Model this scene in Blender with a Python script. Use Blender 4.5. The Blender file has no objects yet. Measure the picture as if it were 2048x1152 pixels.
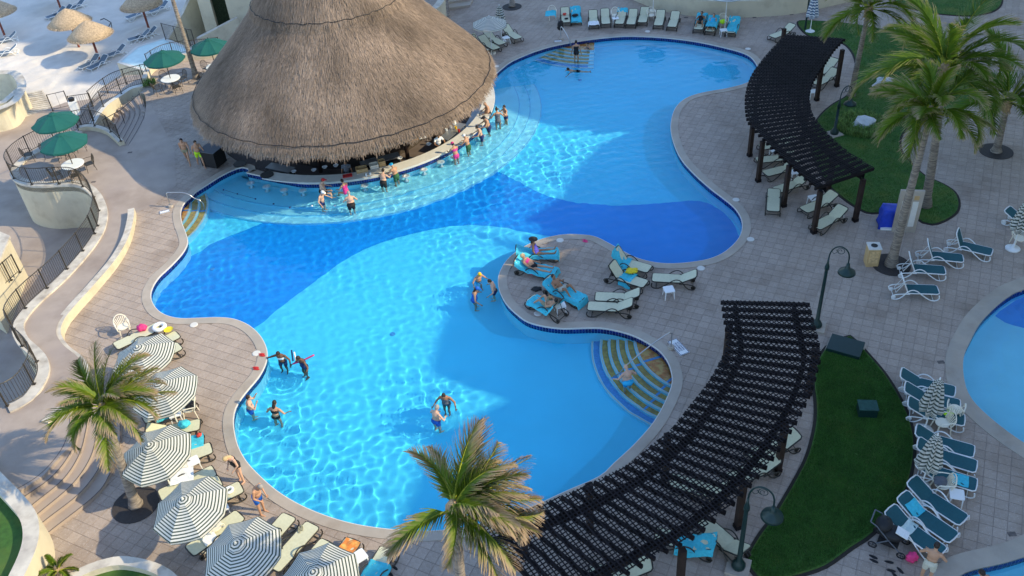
import bpy, bmesh, math, random
import numpy as np
from math import sin, cos, pi, radians, atan2, hypot
from mathutils import Vector, Matrix
from mathutils.geometry import tessellate_polygon
R = random.Random(11)
S = bpy.context.scene
COL = S.collection

# ------------------------------------------------------------------ camera
CF, CP, CR, CH = 1819.4, radians(37.92), radians(-4.75), 24.35
_F = Vector((0, cos(CP), -sin(CP))); _U0 = Vector((0, sin(CP), cos(CP))); _X0 = Vector((1, 0, 0))
_X = _X0 * cos(CR) + _U0 * sin(CR); _U = _U0 * cos(CR) - _X0 * sin(CR)
cd = bpy.data.cameras.new('camera'); cam = bpy.data.objects.new('camera', cd); COL.objects.link(cam)
m = Matrix(((_X.x, _U.x, -_F.x, 0), (_X.y, _U.y, -_F.y, 0), (_X.z, _U.z, -_F.z, CH), (0, 0, 0, 1)))
cam.matrix_world = m
cd.sensor_width = 36; cd.lens = CF / 2048 * 36; cd.clip_end = 3000; cd.clip_start = .5
S.camera = cam
# ------------------------------------------------------------------ light
SUN_EL, SUN_AZ = radians(34), radians(-13)          # azimuth counted from +x
w = bpy.data.worlds.new('World'); S.world = w; w.use_nodes = True
nt = w.node_tree; bg = nt.nodes['Background']
sk = nt.nodes.new('ShaderNodeTexSky'); sk.sky_type = 'NISHITA'; sk.sun_disc = False
sk.sun_elevation = SUN_EL; sk.sun_rotation = radians(90) - SUN_AZ
sk.air_density = 1.0; sk.dust_density = .3; sk.ozone_density = 2.5
nt.links.new(sk.outputs[0], bg.inputs[0]); bg.inputs[1].default_value = .15
ld = bpy.data.lights.new('sun', 'SUN'); ld.energy = 2.15; ld.angle = radians(.5); ld.color = (1, .86, .58)
lo = bpy.data.objects.new('sun', ld); COL.objects.link(lo)
sd = Vector((cos(SUN_AZ) * cos(SUN_EL), sin(SUN_AZ) * cos(SUN_EL), sin(SUN_EL)))
lo.rotation_euler = sd.to_track_quat('Z', 'Y').to_euler()
ld.cycles.is_caustics_light = True
S.view_settings.view_transform = 'Standard'; S.view_settings.look = 'None'
S.view_settings.exposure = 1.32; S.view_settings.gamma = 1
S.cycles.use_denoising = True
S.cycles.max_bounces = 8; S.cycles.transmission_bounces = 6; S.cycles.transparent_max_bounces = 8
S.cycles.sample_clamp_indirect = 6

# ------------------------------------------------------------------ photo point -> place on a level z
def ray(px, py):
    return _X * ((px - 1024) / CF) + _U * ((576 - py) / CF) + _F
def at(px, py, z=0.0):
    v = ray(px, py); t = (z - CH) / v.z
    return Vector((v.x * t, v.y * t, z))
WZ = -.2                                              # water level
def atw(px, py, z):                                   # the same through the water surface
    v = ray(px, py).normalized(); p = at(px, py, WZ)
    n = 1.33; h = Vector((v.x, v.y, 0)) / n
    d = Vector((h.x, h.y, -math.sqrt(1 - h.length_squared)))
    t = (z - WZ) / d.z
    return p + d * t
def pts(L, z=0.0): return [at(x, y, z) for x, y in L]
def ptw(L, z): return [atw(x, y, z) for x, y in L]

def spline(P, closed=False, step=.3):
    P = [Vector(p) for p in P]; n = len(P); out = []
    rng = range(n if closed else n - 1)
    for i in rng:
        if closed: a, b, c, d = P[i - 1], P[i], P[(i + 1) % n], P[(i + 2) % n]
        else: a, b, c, d = P[max(i - 1, 0)], P[i], P[i + 1], P[min(i + 2, n - 1)]
        k = max(1, int((c - b).length / step + .5))
        for j in range(k):
            t = j / k; t2 = t * t; t3 = t2 * t
            out.append(.5 * ((2 * b) + (c - a) * t + (2 * a - 5 * b + 4 * c - d) * t2 + (3 * b - a - 3 * c + d) * t3))
    if not closed: out.append(P[-1].copy())
    return out
def area2(P): return sum(P[i - 1].x * P[i].y - P[i].x * P[i - 1].y for i in range(len(P)))
def ccw(P): return P if area2(P) > 0 else P[::-1]
def offset(P, d, closed=True):                        # d > 0: outwards for a ccw outline, to the right of an open path
    n = len(P); out = []
    for i in range(n):
        a = P[i - 1] if (closed or i > 0) else P[i]; b = P[(i + 1) % n] if (closed or i < n - 1) else P[i]
        t = Vector((b.x - a.x, b.y - a.y, 0)).normalized()
        out.append(P[i] + Vector((t.y, -t.x, 0)) * d)
    return out
def inpoly(X, Y, P):
    X = np.asarray(X, float); Y = np.asarray(Y, float); r = np.zeros(X.shape, bool); n = len(P)
    for i in range(n):
        x0, y0, x1, y1 = P[i - 1][0], P[i - 1][1], P[i][0], P[i][1]
        if y0 == y1: continue
        c = ((y0 > Y) != (y1 > Y)) & (X < (x1 - x0) * (Y - y0) / (y1 - y0) + x0)
        r ^= c
    return r

# ------------------------------------------------------------------ mesh builder
class MB:
    def __init__(s): s.v = []; s.f = []; s.mi = []; s.uv = None
    def add(s, vs, fs, mi=0):
        o = len(s.v); s.v += [tuple(v) for v in vs]; s.f += [tuple(i + o for i in f) for f in fs]; s.mi += [mi] * len(fs)
    def box(s, c, d, rz=0, mi=0, rx=0, ry=0):
        M = Matrix.Translation(c) @ Matrix.Rotation(rz, 4, 'Z') @ Matrix.Rotation(ry, 4, 'Y') @ Matrix.Rotation(rx, 4, 'X')
        x, y, z = d[0] / 2, d[1] / 2, d[2] / 2
        vs = [M @ Vector((a * x, b * y, e * z)) for e in (-1, 1) for b in (-1, 1) for a in (-1, 1)]
        s.add(vs, [(0, 2, 3, 1), (4, 5, 7, 6), (0, 1, 5, 4), (2, 6, 7, 3), (0, 4, 6, 2), (1, 3, 7, 5)], mi)
    def tube(s, P, r, n=6, closed=False, mi=0, flat=1.0):
        P = [Vector(p) for p in P]; k = len(P); rr = r if hasattr(r, '__len__') else [r] * k
        vs = []; up = None
        for i in range(k):
            a = P[i - 1] if (closed or i > 0) else P[i]; b = P[(i + 1) % k] if (closed or i < k - 1) else P[i]
            t = (b - a).normalized() if (b - a).length > 1e-9 else Vector((0, 0, 1))
            if up is None: up = Vector((0, 0, 1)) if abs(t.z) < .9 else Vector((1, 0, 0))
            sd_ = t.cross(up).normalized() if t.cross(up).length > 1e-6 else Vector((1, 0, 0)); up = sd_.cross(t).normalized()
            for j in range(n):
                q = 2 * pi * j / n + pi / n
                vs.append(P[i] + (sd_ * cos(q) + up * sin(q) * flat) * rr[i])
        fs = []
        for i in range(k if closed else k - 1):
            for j in range(n):
                a = i * n + j; b = i * n + (j + 1) % n; c = ((i + 1) % k) * n + (j + 1) % n; d = ((i + 1) % k) * n + j
                fs.append((a, b, c, d))
        if not closed: fs.append(tuple(range(n - 1, -1, -1))); fs.append(tuple(range((k - 1) * n, k * n)))
        s.add(vs, fs, mi)
    def lathe(s, prof, c=(0, 0, 0), n=16, mi=0, M=None, sx=1, sy=1):
        c = Vector(c); vs = []; k = len(prof)
        for r_, z in prof:
            for j in range(n):
                q = 2 * pi * j / n; v = Vector((r_ * cos(q) * sx, r_ * sin(q) * sy, z))
                vs.append((M @ v if M else v) + c)
        fs = [(i * n + j, i * n + (j + 1) % n, (i + 1) * n + (j + 1) % n, (i + 1) * n + j) for i in range(k - 1) for j in range(n)]
        if prof[0][0] > 1e-6: fs.append(tuple(range(n - 1, -1, -1)))
        if prof[-1][0] > 1e-6: fs.append(tuple(range((k - 1) * n, k * n)))
        s.add(vs, fs, mi)
    def ball(s, c, r, n=10, k=7, mi=0, M=None):
        r = r if hasattr(r, '__len__') else (r, r, r); c = Vector(c); vs = []; fs = []
        for i in range(k + 1):
            a = pi * i / k
            for j in range(n):
                q = 2 * pi * j / n; v = Vector((sin(a) * cos(q) * r[0], sin(a) * sin(q) * r[1], -cos(a) * r[2]))
                vs.append((M @ v if M else v) + c)
        for i in range(k):
            for j in range(n): fs.append((i * n + j, i * n + (j + 1) % n, (i + 1) * n + (j + 1) % n, (i + 1) * n + j))
        s.add(vs, fs, mi)
    def prism(s, P, z0, z1, mi=0, top=True, bottom=False, sides=True, holes=()):
        P = ccw([Vector((p[0], p[1], 0)) for p in P]); n = len(P)
        f0 = z0 if callable(z0) else (lambda p: z0); f1 = z1 if callable(z1) else (lambda p: z1)
        H = [[Vector((p[0], p[1], 0)) for p in h] for h in holes]
        allp = P + [p for h in H for p in h]
        if sides:
            for loop, sg in [(P, 1)] + [(ccw(h), -1) for h in H]:
                k = len(loop); vs = [(p.x, p.y, f0(p)) for p in loop] + [(p.x, p.y, f1(p)) for p in loop]
                fs = [((i, (i + 1) % k, (i + 1) % k + k, i + k) if sg > 0 else (i, i + k, (i + 1) % k + k, (i + 1) % k)) for i in range(k)]
                s.add(vs, fs, mi)
        tri = tessellate_polygon([P] + H) if (top or bottom) else []
        fixed = []
        for a, b, c in tri:
            A, B, C = allp[a], allp[b], allp[c]
            fixed.append((a, b, c) if (B.x - A.x) * (C.y - A.y) - (B.y - A.y) * (C.x - A.x) > 0 else (a, c, b))
        if top: s.add([(p.x, p.y, f1(p)) for p in allp], fixed, mi)
        if bottom: s.add([(p.x, p.y, f0(p)) for p in allp], [(a, c, b) for a, b, c in fixed], mi)
    def strip(s, A, B, mi=0):
        k = len(A); s.add(list(A) + list(B), [(i, i + 1, k + i + 1, k + i) for i in range(k - 1)], mi)
    def mesh(s, name, mats=(), smooth=False):
        me = bpy.data.meshes.new(name); me.from_pydata(s.v, [], s.f)
        for m_ in (mats if isinstance(mats, (list, tuple)) else [mats]): me.materials.append(m_)
        if len(me.materials) > 1: me.polygons.foreach_set('material_index', s.mi)
        if smooth: me.polygons.foreach_set('use_smooth', [True] * len(me.polygons))
        me.update(); return me
def link(name, me, parent=None, loc=None, rz=None, kind=None, rot=None):
    o = bpy.data.objects.new(name, me); COL.objects.link(o)
    if parent: o.parent = parent
    if loc is not None: o.location = loc
    if rz is not None: o.rotation_euler = (0, 0, rz)
    if rot is not None: o.rotation_euler = rot
    if kind: o['kind'] = kind
    return o
def thing(name, label, cat, loc=(0, 0, 0), rz=0, group=None):
    o = bpy.data.objects.new(name, None); COL.objects.link(o); o.location = loc; o.rotation_euler = (0, 0, rz)
    o['label'] = label; o['category'] = cat
    if group: o['group'] = group
    return o
def tag(o, label, cat, group=None):
    o['label'] = label; o['category'] = cat
    if group: o['group'] = group
    return o
def tree_copy(o, loc, rz, label, group=None, sc=None):
    def rec(a, par):
        c = a.copy(); COL.objects.link(c)
        if par: c.parent = par
        for ch in KIDS.get(a.name, ()): rec(ch, c)
        return c
    c = rec(o, None); c.location = loc; c.rotation_euler = (0, 0, rz); c['label'] = label
    if group: c['group'] = group
    if sc: c.scale = sc
    return c
KIDS = {}
def proto_done(o):                                   # remember children once, for quick copying
    for a in [o] + list(o.children_recursive): KIDS[a.name] = list(a.children)
    return o
def wet(o):
    for a in [o] + list(o.children_recursive):
        if a.type == 'MESH': a.cycles.is_caustics_receiver = True

# ------------------------------------------------------------------ materials
def mat(name, col, rough=.6, var=.12, scale=6., bump=0., bscale=40., metal=0., island=0., objr=0., spec=.4, tint2=None, t2scale=1., t2lo=.45, t2hi=.6, stretch=None, trans=0., stain=0., stcol=(.55, .5, .45), stscale=.35):
    m_ = bpy.data.materials.new(name); m_.use_nodes = True; N = m_.node_tree.nodes; L = m_.node_tree.links
    b = N['Principled BSDF']; b.inputs['Roughness'].default_value = rough; b.inputs['Metallic'].default_value = metal
    b.inputs['Specular IOR Level'].default_value = spec
    tc = N.new('ShaderNodeTexCoord'); src = tc.outputs['Object']
    if stretch:
        mp = N.new('ShaderNodeMapping'); mp.inputs['Scale'].default_value = stretch; L.new(src, mp.inputs[0]); src = mp.outputs[0]
    nz = N.new('ShaderNodeTexNoise'); nz.inputs['Scale'].default_value = scale; nz.inputs['Detail'].default_value = 5; L.new(src, nz.inputs['Vector'])
    hs = N.new('ShaderNodeHueSaturation'); hs.inputs['Color'].default_value = (*col, 1)
    mr = N.new('ShaderNodeMapRange'); mr.inputs[1].default_value = .3; mr.inputs[2].default_value = .7
    mr.inputs[3].default_value = 1 - var; mr.inputs[4].default_value = 1 + var; L.new(nz.outputs['Fac'], mr.inputs[0])
    val = mr.outputs[0]
    for amt, nd, sock in ((island, 'ShaderNodeNewGeometry', 'Random Per Island'), (objr, 'ShaderNodeObjectInfo', 'Random')):
        if amt:
            g = N.new(nd); m2 = N.new('ShaderNodeMapRange'); m2.inputs[3].default_value = 1 - amt; m2.inputs[4].default_value = 1 + amt
            L.new(g.outputs[sock], m2.inputs[0]); mu = N.new('ShaderNodeMath'); mu.operation = 'MULTIPLY'; L.new(val, mu.inputs[0]); L.new(m2.outputs[0], mu.inputs[1]); val = mu.outputs[0]
    L.new(val, hs.inputs['Value']); out = hs.outputs[0]
    if tint2:
        n2 = N.new('ShaderNodeTexNoise'); n2.inputs['Scale'].default_value = t2scale; n2.inputs['Detail'].default_value = 4; L.new(src, n2.inputs['Vector'])
        m3 = N.new('ShaderNodeMapRange'); m3.inputs[1].default_value = t2lo; m3.inputs[2].default_value = t2hi; L.new(n2.outputs['Fac'], m3.inputs[0])
        mx = N.new('ShaderNodeMix'); mx.data_type = 'RGBA'; mx.inputs[7].default_value = (*tint2, 1); L.new(m3.outputs[0], mx.inputs[0]); L.new(out, mx.inputs[6]); out = mx.outputs[2]
    if stain:
        ge = N.new('ShaderNodeNewGeometry'); n4 = N.new('ShaderNodeTexNoise'); n4.inputs['Scale'].default_value = stscale; n4.inputs['Detail'].default_value = 7; n4.inputs['Roughness'].default_value = .62; L.new(ge.outputs['Position'], n4.inputs['Vector'])
        m4 = N.new('ShaderNodeMapRange'); m4.inputs[1].default_value = .5; m4.inputs[2].default_value = .68; m4.inputs[4].default_value = stain; L.new(n4.outputs['Fac'], m4.inputs[0])
        x4 = N.new('ShaderNodeMix'); x4.data_type = 'RGBA'; x4.blend_type = 'MULTIPLY'; x4.inputs[7].default_value = (*stcol, 1); L.new(m4.outputs[0], x4.inputs[0]); L.new(out, x4.inputs[6]); out = x4.outputs[2]
    L.new(out, b.inputs['Base Color'])
    if bump:
        n3 = N.new('ShaderNodeTexNoise'); n3.inputs['Scale'].default_value = bscale; n3.inputs['Detail'].default_value = 4; L.new(src, n3.inputs['Vector'])
        bp = N.new('ShaderNodeBump'); bp.inputs['Strength'].default_value = bump; bp.inputs['Distance'].default_value = .03; L.new(n3.outputs['Fac'], bp.inputs['Height']); L.new(bp.outputs[0], b.inputs['Normal'])
    if trans:
        b.inputs['Subsurface Weight'].default_value = 0
        tl = N.new('ShaderNodeBsdfTranslucent'); L.new(out, tl.inputs[0]); ms = N.new('ShaderNodeMixShader'); ms.inputs[0].default_value = trans
        L.new(b.outputs[0], ms.inputs[1]); L.new(tl.outputs[0], ms.inputs[2]); L.new(ms.outputs[0], N['Material Output'].inputs[0])
    return m_
M = {}
M['paver'] = mat('paver', (.385, .308, .25), .75, .08, 9, .15, 60, island=.08, stain=.55, objr=.0, tint2=(.52, .46, .42), t2scale=22, t2lo=.58, t2hi=.72, spec=.25)
M['paver1'] = mat('paver_single', (.385, .308, .25), .75, .08, 9, .15, 60, objr=.08, stain=.55, tint2=(.52, .46, .42), t2scale=22, t2lo=.58, t2hi=.72, spec=.25)
M['grout'] = mat('grout', (.28, .225, .185), .85, .15, 3, .2, 30)
M['plaza'] = mat('smooth_plaza', (.385, .308, .25), .75, .08, 1.3, stain=.45, bump=.12, bscale=60, tint2=(.35, .28, .235), t2scale=.5, t2lo=.45, t2hi=.7)
M['coping'] = mat('coping_stone', (.425, .36, .29), .7, .10, 1.6, .15, 40, stain=.5, stscale=.8, tint2=(.36, .32, .27), t2scale=.6, t2lo=.5, t2hi=.72)
M['edge'] = mat('white_pool_edge', (.66, .63, .57), .6, .05, 5)
M['cream'] = mat('cream_render_wall', (.63, .555, .40), .8, .05, 1.2, .1, 50, stain=.35, stscale=1.1, tint2=(.62, .54, .38), t2scale=.7, t2lo=.52, t2hi=.75)
M['walltop'] = mat('weathered_wall_top', (.60, .54, .45), .8, .12, 2.5, .15, 30, stain=.6, stscale=1.6, tint2=(.45, .40, .34), t2scale=1.4, t2lo=.5, t2hi=.7)
M['sand'] = mat('beach_sand', (.67, .605, .53), .95, .06, .8, 1.0, 3.0, tint2=(.50, .45, .39), t2scale=.15, t2lo=.5, t2hi=.7)
M['grass'] = mat('lawn_green', (.040, .115, .018), .9, .25, 5, .5, 120, stain=.9, stcol=(1.5, 1.0, .7), stscale=.9, tint2=(.075, .14, .025), t2scale=.8, t2lo=.42, t2hi=.66)
M['blade'] = mat('grass_blade', (.055, .16, .022), .8, .2, 2, island=.35)
M['soil'] = mat('lawn_edge_soil', (.03, .025, .02), .95)
M['bluetile'] = mat('navy_waterline_tile', (.012, .028, .17), .25, .1, 5, island=.35, spec=.5)
M['poollight'] = mat('light_pool_finish', (.09, .69, .91), .6, .03, .6)
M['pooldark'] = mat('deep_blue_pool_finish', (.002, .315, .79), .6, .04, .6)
M['poolwall'] = mat('pool_wall_finish', (.30, .76, .88), .6, .04, 1)
M['orange'] = mat('orange_mosaic', (.70, .22, .04), .5, .18, 8, tint2=(.80, .42, .10), t2scale=5)
M['ochre'] = mat('ochre_mosaic', (.58, .33, .05), .5, .18, 8, tint2=(.42, .22, .04), t2scale=5)
M['mosblue'] = mat('blue_mosaic', (.06, .30, .62), .5, .15, 12)
M['dark'] = mat('dark_stained_wood', (.014, .011, .012), .7, .35, 4, .2, 30, objr=.45, spec=.12, tint2=(.026, .019, .017), t2scale=1.5, t2lo=.55, t2hi=.75)
M['post'] = mat('dark_post_wood', (.035, .022, .017), .65, .3, 3, .2, 20, spec=.2)
M['bframe'] = mat('bronze_lounger_frame', (.030, .026, .020), .45, .1, 8)
M['bsling'] = mat('beige_sling', (.60, .58, .40), .75, .06, 10, .08, 300)
M['wframe'] = mat('white_resin', (.78, .78, .76), .4, .04, 5)
M['gsling'] = mat('teal_sling', (.008, .085, .105), .7, .08, 12, .08, 300)
M['blsling'] = mat('grey_blue_sling', (.11, .16, .21), .7, .08, 12)
M['chair'] = mat('cream_plastic', (.78, .72, .58), .4, .04, 5)
M['metal'] = mat('brushed_metal', (.5, .5, .5), .3, .05, 5, metal=.9)
M['iron'] = mat('bronze_iron_rail', (.045, .037, .028), .5, .1, 8)
M['towel'] = mat('turquoise_towel', (.06, .50, .62), .95, .12, 12, .3, 80)
M['towelp'] = mat('pale_towel', (.55, .68, .66), .95, .1, 12, .3, 80)
M['green'] = mat('green_umbrella_cloth', (.012, .12, .10), .8, .06, 3, objr=.05, trans=.2)
M['trunk'] = mat('palm_bark', (.30, .25, .20), .9, .25, 5, .8, 14, tint2=(.17, .14, .115), t2scale=3, stretch=(1, 1, 5))
M['black'] = mat('black_matt', (.012, .012, .014), .6)
M['dkgreen'] = mat('lamp_green_paint', (.006, .028, .026), .4, .1, 6)
M['wood'] = mat('tan_wood', (.50, .33, .15), .7, .12, 4)
M['blue'] = mat('royal_blue_tarp', (.010, .045, .42), .6, .2, 4, .5, 6)
M['grate'] = mat('tree_grate', (.045, .038, .035), .8, .3, 30)
M['white'] = mat('white_paint', (.80, .80, .78), .5, .03, 4)
M['red'] = mat('red_cloth', (.65, .06, .04), .8)
M['pink'] = mat('pink_cloth', (.75, .05, .20), .8)
M['yellow'] = mat('yellow_cloth', (.80, .60, .03), .7)
M['hair'] = mat('dark_hair', (.025, .015, .010), .6)
M['blond'] = mat('blond_hair', (.55, .40, .20), .6)
M['greyhair'] = mat('grey_hair', (.35, .31, .27), .7)
M['rock'] = mat('pale_rock', (.55, .57, .58), .9, .15, 3, .6, 8)
M['bush'] = mat('variegated_leaf', (.16, .26, .06), .8, .2, 5, island=.4, trans=.2)
M['tub'] = mat('pale_tub_surface', (.55, .70, .68), .4, .1, 2)
M['steel'] = mat('bar_steel', (.35, .35, .35), .35, .05, 4, metal=.6)
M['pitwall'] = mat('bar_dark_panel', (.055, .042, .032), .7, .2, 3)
M['pitfloor'] = mat('bar_floor', (.13, .10, .085), .8, .1, 3)

def striped(name, dark, light, nst, ph=0.0):
    m_ = bpy.data.materials.new(name); m_.use_nodes = True; N = m_.node_tree.nodes; L = m_.node_tree.links
    b = N['Principled BSDF']; b.inputs['Roughness'].default_value = .8; b.inputs['Specular IOR Level'].default_value = .2
    uv = N.new('ShaderNodeUVMap'); sp = N.new('ShaderNodeSeparateXYZ'); L.new(uv.outputs[0], sp.inputs[0])
    mu = N.new('ShaderNodeMath'); mu.operation = 'MULTIPLY_ADD'; mu.inputs[1].default_value = nst; mu.inputs[2].default_value = ph; L.new(sp.outputs[1], mu.inputs[0])
    fr = N.new('ShaderNodeMath'); fr.operation = 'FRACT'; L.new(mu.outputs[0], fr.inputs[0])
    gt = N.new('ShaderNodeMath'); gt.operation = 'GREATER_THAN'; gt.inputs[1].default_value = .58; L.new(fr.outputs[0], gt.inputs[0])
    mx = N.new('ShaderNodeMix'); mx.data_type = 'RGBA'; mx.inputs[6].default_value = (*light, 1); mx.inputs[7].default_value = (*dark, 1); L.new(gt.outputs[0], mx.inputs[0])
    L.new(mx.outputs[2], b.inputs['Base Color'])
    tl = N.new('ShaderNodeBsdfTranslucent'); L.new(mx.outputs[2], tl.inputs[0]); ms = N.new('ShaderNodeMixShader'); ms.inputs[0].default_value = .22
    L.new(b.outputs[0], ms.inputs[1]); L.new(tl.outputs[0], ms.inputs[2]); L.new(ms.outputs[0], N['Material Output'].inputs[0])
    return m_
M['stripe'] = striped('green_white_stripes', (.065, .09, .075), (.72, .70, .63), 13)
M['stripel'] = striped('thin_striped_cream', (.30, .32, .29), (.70, .68, .60), 11)
M['stripeb'] = striped('blue_white_stripes', (.03, .10, .22), (.80, .82, .82), 12)

def attr_mat(name, rough=.6, trans=.25, bump=0):
    m_ = bpy.data.materials.new(name); m_.use_nodes = True; N = m_.node_tree.nodes; L = m_.node_tree.links
    b = N['Principled BSDF']; b.inputs['Roughness'].default_value = rough; b.inputs['Specular IOR Level'].default_value = .25
    a = N.new('ShaderNodeVertexColor'); a.layer_name = 'Col'; L.new(a.outputs[0], b.inputs['Base Color'])
    if trans:
        tl = N.new('ShaderNodeBsdfTranslucent'); L.new(a.outputs[0], tl.inputs[0]); ms = N.new('ShaderNodeMixShader'); ms.inputs[0].default_value = trans
        L.new(b.outputs[0], ms.inputs[1]); L.new(tl.outputs[0], ms.inputs[2]); L.new(ms.outputs[0], N['Material Output'].inputs[0])
    return m_
M['frond'] = attr_mat('palm_leaf', .55, .3); M['straw'] = attr_mat('thatch_straw', .9, .0)
M['edge_strip'] = mat('dark_edge_strip', (.12, .10, .09), .8)  # dark line drawn along the step edges of both curved stairs
def water_mat():
    m_ = bpy.data.materials.new('pool_water'); m_.use_nodes = True; b = m_.node_tree.nodes['Principled BSDF']
    b.inputs['Roughness'].default_value = 0; b.inputs['IOR'].default_value = 1.33; b.inputs['Transmission Weight'].default_value = 1
    b.inputs['Base Color'].default_value = (.74, .93, .99, 1); return m_
M['water'] = water_mat()
def skin(name, c): M[name] = mat(name, c, .55, .05, 8); return M[name]
skin('skin_tan', (.50, .27, .16)); skin('skin_pale', (.62, .37, .25)); skin('skin_dark', (.16, .075, .04)); skin('skin_brown', (.34, .17, .09))
for n_, c_ in dict(c_black=(.015, .015, .018), c_blue=(.01, .12, .5), c_navy=(.015, .03, .12), c_pink=(.7, .05, .25), c_lime=(.45, .75, .02), c_green=(.03, .12, .05), c_white=(.8, .8, .78), c_red=(.55, .03, .03), c_violet=(.15, .12, .65), c_floral=(.55, .52, .42), c_grey=(.12, .13, .15), c_yellow=(.8, .5, .02), c_khaki=(.30, .28, .18), c_cyan=(.03, .45, .75)).items():
    M[n_] = mat(n_, c_, .8, .08, 20)
# ================================================================== SETTING
LOW = -2.75; BEACH = -3.0
POOL_PX = [(391,383),(378,396),(366,408),(360,424),(362,444),(370,466),(374,485),(366,503),(352,520),(335,537),(318,553),(306,570),(300,588),(303,605),(315,622),(335,633),(362,638),(400,637),(440,636),(470,640),(497,652),(517,670),(529,690),(533,710),(528,732),(515,755),(498,775),(482,795),(470,815),(465,838),(467,865),(475,895),(492,925),(520,955),(555,985),(600,1012),(650,1033),(700,1048),(750,1057),(800,1062),(860,1064),(930,1056),(1000,1037),(1068,1013),(1135,983),(1200,954),(1230,927),(1270,890),(1309,845),(1334,800),(1346,765),(1342,735),(1330,712),(1311,694),(1274,673),(1237,661),(1201,655),(1164,655),(1127,656),(1091,652),(1057,643),(1035,628),(1013,606),(1000,579),(998,557),(1004,538),(1015,521),(1030,507),(1057,490),(1091,477),(1127,470),(1159,470),(1189,474),(1218,488),(1245,503),(1274,517),(1311,526),(1347,528),(1384,525),(1418,519),(1445,508),(1465,493),(1480,475),(1486,455),(1483,435),(1470,415),(1450,398),(1420,375),(1390,348),(1365,320),(1350,290),(1343,260),(1345,235),(1353,215),(1368,200),(1390,190),(1420,183),(1450,178),(1480,171),(1500,163),(1514,150),(1517,138),(1512,125),(1500,112),(1480,103),(1450,95),(1400,84),(1350,77),(1300,73),(1250,72),(1200,76),(1150,83),(1100,93),(1060,106),(1020,124),(991,147)]
BC = Vector((-8.72, 50.1, 0)); BR = 8.6                # centre and radius of the bar counter's water side
arc = [BC + Vector((cos(a), sin(a), 0)) * BR for a in [radians(d) for d in range(32, -108, -5)]]
left_corner = pts([(494,345),(499,342),(497,337),(484,334),(471,337),(440,352),(415,368)])
pool = pts(POOL_PX) + pts([(972,160)]) + arc[:]
endp = at(494,345)
arc = [p for p in arc if p.x > endp.x - .2]
pool = spline(pts(POOL_PX) + pts([(974,158)]) + arc, False, .25)[:-1] + spline([arc[-1]] + left_corner, False, .25) [1:]
pool = ccw(pool)
P2 = ccw(spline(pts([(2048,578),(2013,596),(1980,624),(1958,649),(1941,680),(1926,717),(1928,762),(1943,799),(1984,840),(2048,887),(2120,925),(2230,940),(2330,880),(2380,780),(2360,660),(2260,570),(2150,545)]), True, .3))
P3 = ccw(spline(pts([(2150,1082),(2048,1113),(2008,1125),(1947,1139),(1918,1152),(1890,1180),(1870,1230),(1890,1300),(2000,1360),(2200,1300),(2280,1180)]), True, .3))
pit = [BC + Vector((cos(a), sin(a), 0)) * 7.95 for a in [radians(d) for d in range(0, 360, 6)]]
pit = ccw(pit)

# outline of the deck towards beach and lower patio (ramp climbs from 0 to .9)
def zr(py): return max(0., min(.9, (py - 440) / 380 * .9))
def rp(L): return [Vector((p.x, p.y, zr(y))) for (x, y) in L for p in [at(x, y, zr(y))]]
RAIL_PX = [(159,263),(120,281),(85,296),(55,312),(33,330),(23,347),(30,362),(52,371),(85,374),(115,372),(150,372),(170,379),(187,396),(197,418),(199,440),(190,471),(162,511),(118,559),(66,606),(40,635),(28,660),(38,688),(60,709),(76,730),(76,758),(51,797),(16,815)]
RAIL = spline(rp(RAIL_PX), False, .3)
W2_PX = [(245,291),(217,267),(182,259),(159,263)]
W2 = spline(pts(W2_PX), False, .25)
ARC0_PX = [(286,181),(291,196),(292,212),(289,236),(279,262),(256,292)]
ARC0 = spline(pts(ARC0_PX), False, .25)
TOP_PX = [(531,90),(470,100),(410,115),(365,119),(330,127),(294,146),(287,165),(286,181)]
TOPE = spline(pts(TOP_PX), False, .3)
deck_out = [Vector((p.x, p.y, 0)) for p in ([Vector((70, 8, 0)), Vector((70, 75, 0)), Vector((20, 90, 0)), Vector((-14, 78, 0))] + TOPE + ARC0[1:] + W2[1:] + RAIL[1:] + [Vector((-22, 24.6, 0)), Vector((-26, 23, 0)), Vector((-26, 8, 0))])]
mb = MB(); mb.prism(deck_out, -.35, -.012, holes=[pool, P2, P3, pit]); o = link('pool_deck', mb.mesh('pool_deck', M['grout']), kind='structure'); DECK = o

# smooth bands of coping
def band(name, poly, w0, w1, z0, z1, m_, closed=True, parent=None, kind=None):
    a = offset(poly, w0, closed); b = offset(poly, w1, closed); b_ = MB(); k = len(a)
    q = [Vector((p.x, p.y, z1)) for p in a]; r = [Vector((p.x, p.y, z1)) for p in b]; lo_ = [Vector((p.x, p.y, z0)) for p in a]; lo2 = [Vector((p.x, p.y, z0)) for p in b]
    if closed:
        for L_ in (q, r, lo_, lo2): L_.append(L_[0])
    b_.strip(r, q); b_.strip(lo_, q) ; b_.strip(r, lo2)
    return link(name, b_.mesh(name, m_), parent, kind=kind)
cop = band('pool_coping', pool, -.015, .36, -.03, .022, M['coping'], kind='structure')
band('pool_rim', pool, -.045, .03, -.05, .012, M['edge'], parent=cop)
for i_, q_ in enumerate((P2, P3)):
    band('pool_coping', q_, -.015, .60, -.03, .022, M['coping'], kind='structure')

# pavers --------------------------------------------------------------
TH = radians(-28.2); TS = .40
ux, uy = cos(TH), sin(TH)
n_ = 110; ii, jj = np.meshgrid(np.arange(-n_, n_), np.arange(-n_, n_), indexing='ij')
jit = (ii * 0)
cx = 6 + ii * TS * ux - jj * TS * uy; cy = 40 + ii * TS * uy + jj * TS * ux
cx, cy = cx.ravel(), cy.ravel()
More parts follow.
